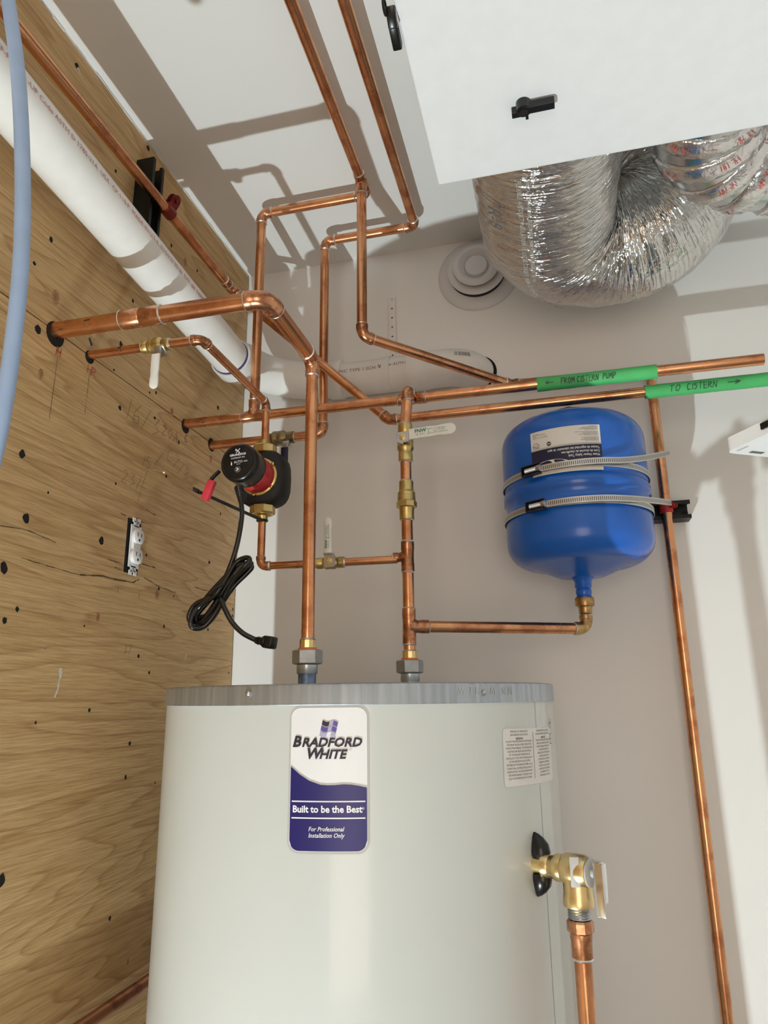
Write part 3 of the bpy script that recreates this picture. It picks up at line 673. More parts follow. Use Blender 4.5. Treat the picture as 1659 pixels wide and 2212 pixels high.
# ------------------------------------------------------------------ unions on top of the heater
def union(x, y, label):
    base = Vector((x, y, HTOP+.003))
    t = thing('pipe_union', label, 'fitting', base, 'grey unions on the heater top')
    zn = {'h': .030, 'c': .018}['h' if x < -.35 else 'c']
    vs, fs = lathe(base, Z_, [(.0150, 0), (.0150, zn-.016), (.0155, zn-.012), (.0155, zn-.006)], 28); mesh_obj('nipple', vs, fs, 'steel' if x > -.35 else 'nip_hot', t)
    vs, fs = lathe(base+Z_*(zn-.012), Z_, [(.0172, 0), (.0178, .001), (.0178, .014), (.016, .016)], 28); mesh_obj('collar', vs, fs, 'zinc_smooth', t)
    b2 = base+Z_*(zn+.003)
    vs, fs = lathe(b2, Z_, [(.0215, 0), (.0255, .002), (.0255, .0225), (.0215, .0245)], 6, phase=.35); mesh_obj('hex_nut', vs, fs, 'zinc', t, smooth=False)
    vs, fs = lathe(b2+Z_*.0240, Z_, [(.0160, 0), (.0162, .0008), (.0155, .0035)], 28); mesh_obj('gasket', vs, fs, 'orange', t)
    vs, fs = lathe(b2+Z_*.027, Z_, [(.0138, 0), (.0138, .0125), (.0125, .014)], 12); mesh_obj('tailpiece', vs, fs, 'brass_bright', t, smooth=False)
    ring(b2+Z_*.0415, Z_, R34+.001, t)
    return b2.z+.038
MT['nip_hot'] = plain('nipple_blue_dope', (0.16, 0.22, 0.34), 0.4, 0.5, 0.5, 60); MT['zinc_smooth'] = plain('zinc_smooth', (0.52, 0.55, 0.58), 0.3, 0.9, 0.08)
HOTX, HOTY = -0.4115, 1.127; COLX, COLY = -0.2725, 1.300
zh_top = union(HOTX, HOTY, 'grey hex union where the hot pipe meets the heater, left of the two')
zc_top = union(COLX, COLY, 'grey hex union where the cold pipe meets the heater, right of the two')

# ------------------------------------------------------------------ copper runs
ZP = EYE+ZPIPE
def mark(ch, p, d, fr, r, parent, h=.014):
    """marker letter wrapped on a pipe: p point on axis, d along pipe, fr = facing direction"""
    d = Vector(d).normalized(); fr = (Vector(fr)-d*Vector(fr).dot(d)).normalized(); up = fr.cross(d)
    if up.z < 0: up = -up
    f = lambda u, v: Vector(p)+d*u+(fr*math.cos(v/r)+up*math.sin(v/r))*(r+.0004)
    hand(ch, -h*.3, -h*.5, h, .0016, f).out('pen_mark', 'ink_black', parent, smooth=False)
# hot
t = thing('hot_water_pipe', 'thick copper hot pipe leaving the plywood and dropping to the heater', 'pipe', (HOTX, HOTY, zh_top))
p0 = Vector((XP-.004, .911, ZP)); e1 = Vector((HOTX, .911, ZP)); e2 = Vector((HOTX, HOTY, ZP))
f1, f2 = elbow(e1, X_, Y_, R1, t, 'fitting')
cA = at(264, 692, Y=.911).x; cB = at(350, 678, Y=.911).x
tube('pipe', [p0, (cA+.01, .911, ZP)], R1, 'copper', t); tube('pipe', [(cB-.01, .911, ZP), f1+X_*.008], R1, 'copper', t); coupling((cA, .911, ZP), (cB, .911, ZP), R1, t)
g1, g2 = elbow(e2, Y_, -Z_, R1*.96, t, 'fitting', R34)
tube('pipe', [f2-Y_*.008, g1+Y_*.008], R1, 'copper', t); tube('pipe', [g2+Z_*.008, (HOTX, HOTY, EYE+.3), (HOTX, HOTY, zh_top-.006)], R34, 'copper', t)
mark('H', (at(198, 703, Y=.911).x, .911, ZP), X_, (0.35, -1, .1), R1, t, .016)
# recirculation, upper
RY1, RY2, RX = 1.003, 1.288, -0.5735
t = thing('recirculation_supply_pipe', 'thin copper pipe from the plywood past the white-levered valve down to the pump', 'pipe', (RX, RY2, EYE+.50))
zHR = ZP; vx0, vx1 = at(309, 750, Y=RY1).x, at(366, 742, Y=RY1).x
pump_top = at(563, 962, Y=RY2).z; pump_bot = at(560, 1112, Y=RY2).z
tube('pipe', [(XP-.004, RY1, zHR), (vx0+.012, RY1, zHR)], R12, 'copper', t)
ring((vx0-.001, RY1, zHR), X_, R12+.001, t); ring((vx1+.001, RY1, zHR), X_, R12+.001, t)
run(t, [(vx1-.012, RY1, zHR), (RX, RY1, zHR), (RX, RY2, zHR), (RX, RY2, pump_top-.004)], R12, 'copper')
mark('R', (at(262, 757, Y=RY1).x, RY1, zHR), X_, (.35, -1, .1), R12, t, .011)
# recirculation, lower
zR = at(640, 1219, Y=RY2).z
t = thing('recirculation_return_pipe', 'thin copper pipe from below the pump across to the cold riser', 'pipe', (RX, RY2, zR))
wx0, wx1 = at(683, 1215, Y=RY2).x, at(742, 1212, Y=RY2).x
run(t, [(RX, RY2, pump_bot+.004), (RX, RY2, zR), (wx0+.012, RY2+.006, zR)], R12, 'copper_recirc')if False else run(t, [(RX, RY2, pump_bot+.004), (RX, RY2, zR), (wx0+.012, RY2+.004, zR)], R12)
tube('pipe', [(wx1-.012, RY2+.006, zR), (COLX-.02, COLY-.002, zR)], R12, 'copper', t)
ring((wx0-.001, RY2+.004, zR), X_, R12+.001, t); ring((wx1+.001, RY2+.006, zR), X_, R12+.001, t)
# cold main (from cistern pump)
CY = 1.350; CRX = -0.630; TX = at(890, 862, Y=CY).x; xe = at(1648, 771, Y=CY).x
t = thing('cold_main_pipe', 'long copper pipe from the plywood to a cut end under the FROM CISTERN PUMP tape', 'pipe', (-.2, CY, ZP))
tube('pipe', [(XP-.004, CY, ZP), (CRX-.02, CY, ZP)], R34, 'copper', t); tube('pipe', [(CRX+.02, CY, ZP), (TX-.02, CY, ZP)], R34, 'copper', t)
tube('pipe', [(TX+.02, CY, ZP), (0, CY, ZP), (xe, CY, ZP)], R34, 'copper', t)
tee((CRX, CY, ZP), X_, Z_, R34, t); tee((TX, CY, ZP), X_, -Y_, R34, t, L=.030)
vs, fs = lathe((xe, CY, ZP), X_, [(R34*.85, 0), (R34*.85, .0004)], 20); mesh_obj('cut_end', vs, fs, 'copper_dark', t)
mark('C', (at(442, 912, Y=CY).x, CY, ZP), X_, (.35, -1, .1), R34, t, .015)
# cold riser down to the heater
zt1 = at(880, 1203, Y=COLY).z; zt2 = at(886, 1353, Y=COLY).z
va, vb = at(872, 918, Y=COLY).z, at(876, 997, Y=COLY).z; ka, kb = at(877, 1041, Y=COLY).z, at(880, 1123, Y=COLY).z
t = thing('cold_riser_pipe', 'vertical copper riser with two tees between the cold main and the heater', 'pipe', (COLX, COLY, zc_top))
c1, c2 = elbow((TX, COLY, ZP), -Y_, -Z_, R34, t, rings=(False, True))
tube('pipe', [c2+Z_*.006, (COLX, COLY, va-.010)], R34, 'copper', t); ring((COLX, COLY, va+.001), Z_, R34+.0014, t)
tube('pipe', [(COLX, COLY, vb+.010), (COLX, COLY, ka-.010)], R34, 'copper', t); ring((COLX, COLY, vb-.001), Z_, R34+.0014, t); ring((COLX, COLY, ka+.001), Z_, R34+.0014, t)
tube('pipe', [(COLX, COLY, kb+.010), (COLX, COLY, zt1+.02)], R34, 'copper', t); ring((COLX, COLY, kb-.001), Z_, R34+.0014, t)
tee((COLX, COLY, zt1), Z_, -X_, R34, t, R12, L=.030, Lb=.028)
tube('pipe', [(COLX, COLY, zt1-.02), (COLX, COLY, zt2+.02)], R34, 'copper', t)
tkd = Vector((.056-COLX, 1.462-COLY, 0)).normalized()
tee((COLX, COLY, zt2), Z_, tkd, R34, t, R34, L=.034, Lb=.038)
tube('pipe', [(COLX, COLY, zt2-.02), (COLX, COLY, zc_top-.004)], R34, 'copper', t)
# riser on the left and the ceiling pipe
ZR1 = EYE+1.147; CX2 = -0.3635
t = thing('ceiling_supply_pipe', 'copper riser turning under the ceiling and running forward, left of the two ceiling pipes', 'pipe', (CRX, CY, ZP+.03))
a1, a2 = elbow((CRX, CY, ZR1), Z_, X_, R34, t); tube('pipe', [(CRX, CY, ZP+.022), (CRX, CY, ZP+.3), a1+Z_*.006], R34, 'copper', t)
b1, b2 = elbow((CX2, CY, ZR1), X_, -Y_, R34, t, rings=(True, False)); tube('pipe', [a2-X_*.006, b1+X_*.006], R34, 'copper', t)
TY = 1.303
tee((CX2, TY, ZR1), Y_, -Z_, R34, t, L=.026, Lb=.036)
tube('pipe', [(CX2, TY-.02, ZR1), (CX2, .6, ZR1), (CX2, -1.2, ZR1)], R34, 'copper', t)
# drop from that tee, diagonal, long right hand pipe
DX = -0.370; ez = at(778, 726, Y=TY).z; QY = 1.598; RVX = 0.252
t = thing('discharge_drop_pipe', 'copper pipe dropping from the ceiling tee, slanting back and down beside the blue tank', 'pipe', (RVX, QY, 0.0))
zq = EYE+.736; dxd = QY-TY
run(t, [(CX2, TY, ZR1-.03), (CX2, TY, ez), (CX2+dxd, QY, zq), (RVX, QY, EYE+.731), (RVX, QY, .02)], R34)
# boiler feed from B
BY = 1.477; BRX = -0.510; BX2 = -0.2735; ZR2 = EYE+1.137; zB = EYE+.6075
t = thing('ceiling_return_pipe', 'copper riser turning under the ceiling and running forward, right of the two ceiling pipes', 'pipe', (BRX, BY, zB))
bx0, bx1 = at(573, 948, Y=BY).x, at(636, 941, Y=BY).x
run(t, [(bx1-.012, BY, zB), (BRX, BY, zB), (BRX, BY, ZR2), (BX2, BY, ZR2), (BX2, -1.2, ZR2)], R34)
tube('pipe', [(XP-.004, BY, zB), (bx0+.012, BY, zB)], R34, 'bronze_pipe' if False else 'copper', t); ring((bx1+.001, BY, zB), X_, R34+.001, t)
# return to cistern
SX = -0.749; SZ = EYE+1.016; DY_ = 1.447; zT = EYE+.613; tx = at(840, 903, Y=DY_).x
t = thing('cistern_return_pipe', 'copper pipe along the plywood slanting down to the pipe with TO CISTERN tape', 'pipe', (-.2, DY_, zT))
run(t, [(SX, -1.2, SZ), (SX, DY_, SZ), (tx, DY_, zT), (1.1, DY_, zT+.004)], R34)
cpl = at(486, 604, X=SX).y; coupling((SX, cpl-.004, SZ), (SX, cpl+.018, SZ), R34, t)
# low pipe at the bottom of the plywood
t = thing('low_wall_pipe', 'dark tarnished copper pipe low on the plywood behind the heater', 'pipe', (-.785, 1.2, EYE-.50))
a_ = at(170, 2216, X=-.785); b_ = at(320, 2124, X=-.785); dd = (b_-a_).normalized(); zl = (a_.z+b_.z)/2
tube('pipe', [(-.785, -.6, zl), (-.785, 1.2, zl), (-.785, YW-.02, zl)], R34, 'copper_dark', t)

# ------------------------------------------------------------------ expansion tank
KX, KY, KR = 0.056, 1.462, 0.147
tank = thing('expansion_tank', 'blue steel expansion tank strapped to the back wall', 'tank', (KX, KY, EYE+.19))
zb_ = EYE+.232; zs_b = zb_+.062; zt_s = EYE+.520; zt_ = EYE+.592
prof = [(.012, zb_-.002), (.05, zb_+.002)]
for i in range(9): a = PI/2*i/8; prof.append((KR-.055+.055*math.sin(a)*1.0, zs_b+.012-.05*math.cos(a)-.004))
zm = at(1245, 1050, Y=KY-.1).z
prof += [(KR, zm-.034), (KR-.003, zm-.030), (KR-.003, zm-.012), (KR+.0015, zm-.008), (KR+.0015, zm+.010), (KR-.0025, zm+.014), (KR-.0025, zm+.020), (KR, zm+.024)]
for i in range(9): a = PI/2*i/8; prof.append((KR-.055+.055*math.cos(a), zt_s-.01+.05*math.sin(a)))
prof += [(.05, zt_-.008), (0, zt_)]
prof = [(r, z-EYE) for r, z in prof]
vs, fs = lathe((KX, KY, EYE), Z_, prof, 72); mesh_obj('shell', vs, fs, 'blue_tank', tank, angle=60)
vs, fs = lathe((KX, KY, EYE), Z_, [(.0150, .186), (.0155, .192), (.0140, .194), (.0155, .198), (.0155, .206), (.0140, .208), (.0165, .211), (.0165, .222), (.024, .232), (.03, .238)], 24); mesh_obj('neck', vs, fs, 'blue_tank', tank)
vs, fs = lathe((KX, KY, zt_-.003), Z_, [(.012, 0), (.012, .012), (.008, .014)], 16); mesh_obj('air_valve_cap', vs, fs, 'black_plastic', tank)
def on_tank(off): return lambda th, z: Vector((KX+(KR+off)*math.cos(th), KY+(KR+off)*math.sin(th), z))
l0, zl0 = cyl_hit(1146, 941, KX, KY, KR); l1, zl1 = cyl_hit(1294, 914, KX, KY, KR); l2, zl2 = cyl_hit(1155, 1035, KX, KY, KR); l3, zl3 = cyl_hit(1306, 1012, KX, KY, KR)
ztop = min((zl0+zl1)/2, zt_s-.010); zbot = (zl2+zl3)/2; TLW = (l1-l0)*KR; TLH = ztop-zbot; TLT = (l0+l1)/2; TLZ = (ztop+zbot)/2
def tfn(off): f0 = on_tank(off); return lambda u, v: f0(TLT+u/KR, TLZ+v)
lab = strip_sheet([(-TLH/2, -TLW/2, TLW/2), (0, -TLW/2, TLW/2), (TLH/2, -TLW/2, TLW/2)], tfn(.0007)).out('tank_label', 'label_paper', tank); lab['label'] = 'upside-down white and black printed label'
strip_sheet([(-TLH*.42, -TLW/2, TLW/2), (TLH*.07, -TLW/2, TLW/2)], tfn(.0011)).out('black_field', 'label_navy', lab)
strip_sheet([(TLH*.07, -TLW/2, TLW/2), (TLH*.11, -TLW/2, TLW/2)], tfn(.0011)).out('grey_band', 'label_grey', lab)
g = G(); f = tfn(.0015); g.add([f(-TLW*.20+TLW*.27*math.cos(a), -TLH*.33+TLH*.14*math.sin(a)) for a in [2*PI*k/28 for k in range(28)]], [tuple(range(28))]); g.out('oval_emblem', 'label_paper', lab, smooth=False)
up = lambda off: (lambda f: lambda u, v: f(-u, -v))(tfn(off))
text([('Tanque de seguridad del calentador de agua', -TLW*.47, -TLH*.020, TLH*.075, 'LEFT', 0, .01, .80), ('Cuve de sécurité du chauffe-eau', -TLW*.47, TLH*.060, TLH*.075, 'LEFT', 0, .01, .80),
      ('Water Heater Safety Tank', -TLW*.47, TLH*.140, TLH*.075, 'LEFT', 0, .01, .80)], up(.0015)).out('lettering', 'ink_white', lab, smooth=False)
tl = []
for i, s in enumerate(['Prechargé, 40 PSI', 'Presión máx. de trabajo 150 PSI', 'Temp. máx. de funcionamiento 200° F', 'Presión de precarga 40 PSI', '', 'Conforme à la loi sur la plomberie sans plomb', 'Pression max. de l’eau 150 PSI', 'Température de fonctionnement 200° F', 'Pression de précharge 40 PSI', '', 'Complies with Lead Plumbing Law', 'Max. Water Pressure 150 PSI', 'Max. Operating Temperature 200° F', 'Pre-charge Pressure 40 PSI']):
    if s: tl.append((s, -TLW*.47, -TLH*.475+i*TLH*.0245, TLH*.030, 'LEFT', 0, 0, .85))
for i, s in enumerate(['Made in USA', 'North Kingstown, RI 02852', 'Box 340', 'Manufactured for water systems']):
    tl.append((s, TLW*.46, -TLH*.45+i*TLH*.030, TLH*.032, 'RIGHT', 0, 0, .8))
text(tl, up(.0012)).out('lettering', 'ink_grey', lab, smooth=False)
f = up(.0012); g = G()
g.add([f(TLW*.22+TLH*.048*math.cos(a), -TLH*.17+TLH*.048*math.sin(a)) for a in [2*PI*k/20 for k in range(20)]], [tuple(range(20))]); g.out('round_mark', 'ink_black', lab, smooth=False)
text([('NSF', TLW*.22, -TLH*.185, TLH*.045, 'CENTER', 0, .01)], up(.0016)).out('lettering', 'ink_white', lab, smooth=False)
g = G()
pl = [(TLW*.37, -TLH*.13), (TLW*.37, -TLH*.20), (TLW*.40, -TLH*.24), (TLW*.44, -TLH*.24), (TLW*.465, -TLH*.20), (TLW*.465, -TLH*.13), (TLW*.37, -TLH*.13), (TLW*.465, -TLH*.17), (TLW*.37, -TLH*.19)]
for p, q in zip(pl[:-1], pl[1:]):
    dx, dy = q[0]-p[0], q[1]-p[1]; n = math.hypot(dx, dy); ox, oy = -dy/n*.0004, dx/n*.0004
    g.add([f(p[0]+ox, p[1]+oy), f(p[0]-ox, p[1]-oy), f(q[0]-ox, q[1]-oy), f(q[0]+ox, q[1]+oy)], [(0, 1, 2, 3)])
g.out('house_mark', 'ink_grey', lab, smooth=False)
# hose clamps
def ribbon(path, up_, w, mat, name, parent, thick=.0009, us=260):
    """flat strap: path points, up vectors"""
    vs = []; fs = []; uv = []; L = 0; n = len(path)
    for i, p in enumerate(path):
        if i: L += (p-path[i-1]).length
        t_ = (path[min(n-1, i+1)]-path[max(0, i-1)]).normalized(); u_ = up_[i] if isinstance(up_, list) else up_
        u_ = (u_-t_*u_.dot(t_)).normalized(); nn = t_.cross(u_)
        for (a, b, vv) in ((-.5, -.5, 0), (.5, -.5, 1), (.5, .5, 1), (-.5, .5, 0)):
            vs.append(p+u_*(w*a)+nn*(thick*b)); uv.append((L*us, vv))
    for i in range(n-1):
        for k in range(4): k2 = (k+1) % 4; fs.append((i*4+k, i*4+k2, i*4+4+k2, i*4+4+k))
    fs += [(0, 1, 2, 3), tuple(reversed(range((n-1)*4, n*4)))]
    return mesh_obj(name, vs, fs, mat, parent, uvs=uv, angle=30)
for i, (scx, scy, ex, ey, ydep, label) in enumerate(((1148, 1019, 1446, 978, 1.520, 'perforated steel strap clamp with a long loose tail, upper one on the blue tank'), (1158, 1095, 1450, 1086, 1.560, 'perforated steel strap clamp reaching the black bracket, lower one on the blue tank'))):
    th, zz = cyl_hit(scx, scy, KX, KY, KR+.003)
    t = thing('hose_clamp', label, 'clamp', (KX, KY, zz), 'steel straps round the blue tank')
    rr = KR+.0022+ (0.0006 if i else 0)
    path = [Vector((KX+rr*math.cos(th+2*PI*k/72), KY+rr*math.sin(th+2*PI*k/72), zz)) for k in range(73)]
    ribbon(path, Z_, .0125, 'band', 'band', t)
    # tail leaves over the band at the screw and runs straight past the side
    n0 = Vector((math.cos(th), math.sin(th), 0)); tg = Vector((-n0.y, n0.x, 0))
    end = at(ex, ey, Y=ydep)
    p_s = Vector((KX, KY, zz))+n0*(rr+.004)
    pts = []
    for k in range(13):
        s = k/12; aa = th+s*math.radians(62); lift = .004+.004*s
        pts.append(Vector((KX+(rr+lift)*math.cos(aa), KY+(rr+lift)*math.sin(aa), zz+(.004*s*s if i == 0 else .002*s))))
    lastp = pts[-1]; dirn = (pts[-1]-pts[-2]).normalized()
    for k in range(1, 11):
        s = k/10; ctl = lastp+dirn*.05
        pts.append(lastp*(1-s)**2+ctl*2*s*(1-s)+end*s*s)
    ribbon(pts, Z_, .0125, 'band', 'tail', t)
    ax3 = (tg, n0, Z_); c = p_s+tg*.004
    g = G(); g.add(*box(c-n0*.002, (.040, .004, .020), ax3, .001)); g.add(*box(c+Z_*.0095+n0*.004, (.040, .010, .0015), ax3)); g.add(*box(c-Z_*.0095+n0*.004, (.040, .010, .0015), ax3)); g.add(*box(c-tg*.0195+n0*.004, (.0015, .010, .020), ax3))
    MT.setdefault('dark_steel', plain('dark_steel', (0.10, 0.10, 0.11), 0.35, 0.9)) if 'dark_steel' not in MT else None; g.out('housing', 'dark_steel', t, smooth=False)
    prof2 = []
    for k in range(14): prof2 += [(.0058, k*.002), (.0066, k*.002+.001)]
    vs, fs = lathe(c+n0*.004-tg*.012, tg, prof2+[(.0075, .028), (.0075, .035), (.004, .036)], 16); mesh_obj('worm_screw', vs, fs, 'steel', t)
# supply line to tank
t = thing('tank_supply_pipe', 'short copper pipe from the cold riser to the bottom of the blue tank', 'pipe', (KX, KY, EYE+.12))
ezt = at(1262, 1358, Y=KY).z
run(t, [Vector((COLX, COLY, zt2))+tkd*.03, (KX, KY, ezt), (KX, KY, EYE+.165)], R34, 'copper', 'bronze')
vs, fs = lathe((KX, KY, EYE), Z_, [(.0130, ezt-EYE+.030), (.0130, .168), (.0148, .172), (.0185, .173), (.0190, .175), (.0190, .188), (.0180, .190)], 26); o = mesh_obj('female_adapter', vs, fs, 'bronze', t); o['label'] = 'bronze threaded adapter'

# ------------------------------------------------------------------ green tapes
def tape(name, label, xa, xb, y, z, msg, seg, parent=None):
    K = 30; vs = []; fs = []; n = 24
    for i in range(K+1):
        x = xa+(xb-xa)*i/K
        for k in range(n):
            a = 2*PI*k/n; rr = R34+.0022+.0007*noise.noise((x*60, math.cos(a)*3, math.sin(a)*3))
            if math.sin(a) < -.5: rr += .004*max(0, -math.sin(a)-.5)
            jag = .003*noise.noise((k*.9, x, 1.3)) if i in (0, K) else 0
            vs.append(Vector((x+jag, y+rr*math.cos(a), z+rr*math.sin(a))))
    for i in range(K):
        for k in range(n): k2 = (k+1) % n; fs.append((i*n+k, i*n+k2, (i+1)*n+k2, (i+1)*n+k))
    o = mesh_obj(name, vs, fs, 'tape_green'); tag(o, label, 'tape', 'green marker tapes')
    rt = R34+.0042
    a0 = math.radians(200)
    for s, u0, h, xs in msg:
        hand(s, u0, -h*.45, h, .0012, lambda u, v: Vector((u, y+rt*math.cos(a0-v/rt*1.0), z+rt*math.sin(a0-v/rt*1.0))), .25, .12, xs).out('handwriting', 'ink_black', o, smooth=False)
    return o
ta0, ta1 = at(1160, 830, Y=CY).x, at(1418, 800, Y=CY).x
fx = lambda px, y, py: at(px, py, Y=y).x
tape('pipe_tape', 'green tape sleeve lettered FROM CISTERN PUMP with a left arrow', ta0, ta1, CY, ZP, [('<', fx(1178, CY, 822), .012, 1.2), ('FROM', fx(1211, CY, 818), .012, .62), ('CISTERN', fx(1245, CY, 815), .012, .62), ('PUMP', fx(1300, CY, 808), .012, .62)], 24)
tb0 = at(1392, 846, Y=DY_).x
tape('pipe_tape', 'green tape sleeve lettered TO CISTERN with a right arrow', tb0, tb0+.42, DY_, zT+.002, [('TO', fx(1443, DY_, 838), .013, .95), ('CISTERN', fx(1480, DY_, 834), .013, .80), ('>', fx(1566, DY_, 822), .015, 1.5)], 24)
# ------------------------------------------------------------------ valves
def grip_poly(L, w0, w1):
    """lever outline along +u, waist then bulbous tip"""
    pts = [(0, -w0/2), (L*.45, -w0/2*1.02), (L*.62, -w0/2*.92), (L*.75, -w1/2), (L-w1/2, -w1/2)]
    for k in range(1, 8): a = -PI/2+PI*k/8; pts.append((L-w1/2+w1/2*math.cos(a), w1/2*math.sin(a)))
    pts += [(L-w1/2, w1/2), (L*.75, w1/2), (L*.62, w0/2*.92), (L*.45, w0/2*1.02), (0, w0/2)]
    return pts
def bev_prism(poly, org, ax, depth, b=.0012):
    """prism with a small chamfer on both faces"""
    n = len(poly); cu = sum(p[0] for p in poly)/n; cv = sum(p[1] for p in poly)/n
    vs = []; fs = []; org = Vector(org)
    rings_ = ((0, 1), (b, 0), (depth-b, 0), (depth, 1))
    for h, ins in rings_:
        for i, (u, v) in enumerate(poly):
            if ins:
                p, q = poly[i-1], poly[(i+1) % n]; dx, dy = q[0]-p[0], q[1]-p[1]; l = math.hypot(dx, dy) or 1
                u2, v2 = u-dy/l*b, v+dx/l*b
            else: u2, v2 = u, v
            vs.append(org+ax[0]*u2+ax[1]*v2+ax[2]*h)
    for j in range(3):
        for i in range(n): k = (i+1) % n; fs.append((j*n+i, j*n+k, (j+1)*n+k, (j+1)*n+i))
    fs += [tuple(reversed(range(n))), tuple(range(3*n, 4*n))]
    return vs, fs
def body_prof(L, r, fat):
    return [(r+.002, 0), (r+.0034, .001), (r+.0034, L*.20), (r+.0028, L*.22), (r+fat*.55, L*.27), (r+fat, L*.32), (r+fat, L*.42), (r+fat*.93, L*.43), (r+fat*.93, L*.50), (r+fat, L*.52), (r+fat, L*.66), (r+fat*.5, L*.73), (r+.0028, L*.76), (r+.0034, L*.78), (r+.0034, L-.001), (r+.002, L)]
def facing_valve(name, label, p0, axis, L, r, fat, stem, hdir, hl, hw, group, msgscale, body='brass'):
    """lever valve whose stem points at the viewer: p0 lower socket face"""
    axis = Vector(axis).normalized(); stem = Vector(stem).normalized(); hdir = Vector(hdir).normalized()
    t = thing(name, label, 'valve', p0, group)
    vs, fs = lathe(p0, axis, body_prof(L, r, fat), 24, stem); mesh_obj('body', vs, fs, body, t)
    c = Vector(p0)+axis*(L*.56)
    side = hdir.cross(stem) * -1
    g = G(); g.add(*lathe(c, stem, [(.0085, 0), (.0085, r+fat+.003), (.0055, r+fat+.003), (.0055, r+fat+.010)], 20)); g.out('stem', body, t)
    hp = c+stem*(r+fat+.005)
    ax3 = (hdir, stem.cross(hdir), stem)
    br = bev_prism([(-.012, -.010), (-.006, -.013), (.006, -.012), (.014, -.010), (.014, .011), (-.010, .011), (-.013, .008)], hp, ax3, .0022, .0004); 
    g = G(); g.add(*br); g.add(*box(hp+ax3[0]*.014+ax3[2]*.004, (.0025, .020, .010), ax3, .0006)); g.add(*box(hp-ax3[0]*.004-ax3[1]*.013-ax3[2]*.002, (.007, .002, .007), ax3, .0004)); g.out('bracket', 'steel', t)
    vs, fs = lathe(hp+stem*.0022, stem, [(.0072, 0), (.0072, .004), (.0060, .0046), (.0038, .0047), (.0038, .007), (.003, .0075)], 6); mesh_obj('nut', vs, fs, 'gold_screw', t, smooth=False)
    gp = hp+ax3[0]*.014+stem*.0065
    vs, fs = bev_prism(grip_poly(hl, hw*.92, hw), gp, ax3, .0055, .0013); gr = mesh_obj('lever_grip', vs, fs, 'white_grip', t, angle=60)
    fu = lambda u, v: gp+ax3[0]*u+ax3[1]*v+ax3[2]*.0058
    q = msgscale
    text([('FNW', hl*.13, hw*.02, hw*.42*q, 'LEFT', 0, .03, 1.0), ('™', hl*.33, hw*.20, hw*.18*q, 'LEFT')], fu).out('lettering', 'ink_green', gr, smooth=False)
    text([('Fig. X411C', hl*.15, -hw*.20, hw*.17*q, 'LEFT'), ('OPEN', hl*.42, hw*.17, hw*.13*q), ('CLOSE', hl*.42, -hw*.22, hw*.13*q), ('600 WOG', hl*.62, hw*.15, hw*.15*q), ('150 WSP', hl*.62, -hw*.01, hw*.15*q), ('UPC COMPLIANT', hl*.53, -hw*.20, hw*.15*q)], fu).out('lettering', 'ink_green', gr, smooth=False)
    g = G()
    for k in range(8):
        a0_, a1_ = math.radians(-50+12.5*k), math.radians(-50+12.5*(k+1)); cu_, rr = hl*.34, hw*.33
        for a_, b_ in ((a0_, a1_),): g.add([fu(cu_+(rr+e)*math.cos(x), (rr+e)*math.sin(x)) for x, e in ((a_, 0), (b_, 0), (b_, .0007), (a_, .0007))], [(0, 1, 2, 3)])
    for k in range(16):
        a_, b_ = 2*PI*k/16, 2*PI*(k+1)/16; rr = hw*.13; g.add([fu(hl*.565+(rr+e)*math.cos(x), hw*.10+(rr+e)*math.sin(x)) for x, e in ((a_, 0), (b_, 0), (b_, .0005), (a_, .0005))], [(0, 1, 2, 3)])
    g.out('printed_marks', 'ink_green', gr, smooth=False)
    return t
GV = 'brass lever valves on the copper pipes'
facing_valve('ball_valve', 'brass ball valve with white lever pointing right on the cold riser', (COLX, COLY, vb), Z_, va-vb, R34, .0055, -Y_, (1, 0, .045), .094, .024, GV, 1.0)
facing_valve('ball_valve', 'small brass ball valve with white lever standing up on the thin cross pipe', (wx0, RY2+.005, zR), X_, wx1-wx0, R12, .005, -Y_, (-.01, 0, 1), .072, .017, GV, 1.0)
def hanging_valve(label, x0, x1, y, z, r, fat, lx, hl, hw, body, grip, group):
    t = thing('ball_valve', label, 'valve', (x0, y, z), group); L = x1-x0
    vs, fs = lathe((x0, y, z), X_, body_prof(L, r, fat), 24); mesh_obj('body', vs, fs, body, t)
    s = Vector((0, -.45, -.89)); c = Vector((lx, y, z)); side = Vector((0, -.89, .45))
    g = G(); g.add(*lathe(c, s, [(.0075, 0), (.0075, r+fat+.004), (.0050, r+fat+.004), (.0050, r+fat+.008)], 18)); g.out('stem', body, t)
    hp = c+s*(r+fat+.006)
    vs, fs = lathe(hp+s*.001, s, [(.0068, 0), (.0068, .004), (.003, .005)], 6); mesh_obj('nut', vs, fs, 'brass', t, smooth=False)
    ax3 = (X_, side, s)
    g = G(); g.add(*box(hp, (.020, .022, .0022), ax3, .0005)); e = hp+side*.009
    g.add(*box(e+Vector((0, -.001, -.010)), (hw*.85, .0022, .024), None, .0005)); g.out('bracket', 'steel', t)
    top = e+Vector((0, -.003, -.016))
    vs, fs = bev_prism(grip_poly(hl, hw*.95, hw), top, (-Z_, -X_, -Y_), .0055, .0013)
    mesh_obj('lever_grip', vs, fs, grip, t, angle=60)
    return t
hanging_valve('brass ball valve with white lever hanging down in front of the plywood', vx0, vx1, RY1, zHR, R12, .0065, at(355, 745, Y=RY1).x, .066, .0165, 'brass', 'white_grip', GV)
hanging_valve('dark aged brass ball valve with navy lever hanging behind the pump', bx0, bx1, BY, zB, R34, .0075, at(624, 945, Y=BY).x, .085, .018, 'brass_aged', 'navy_grip', GV)
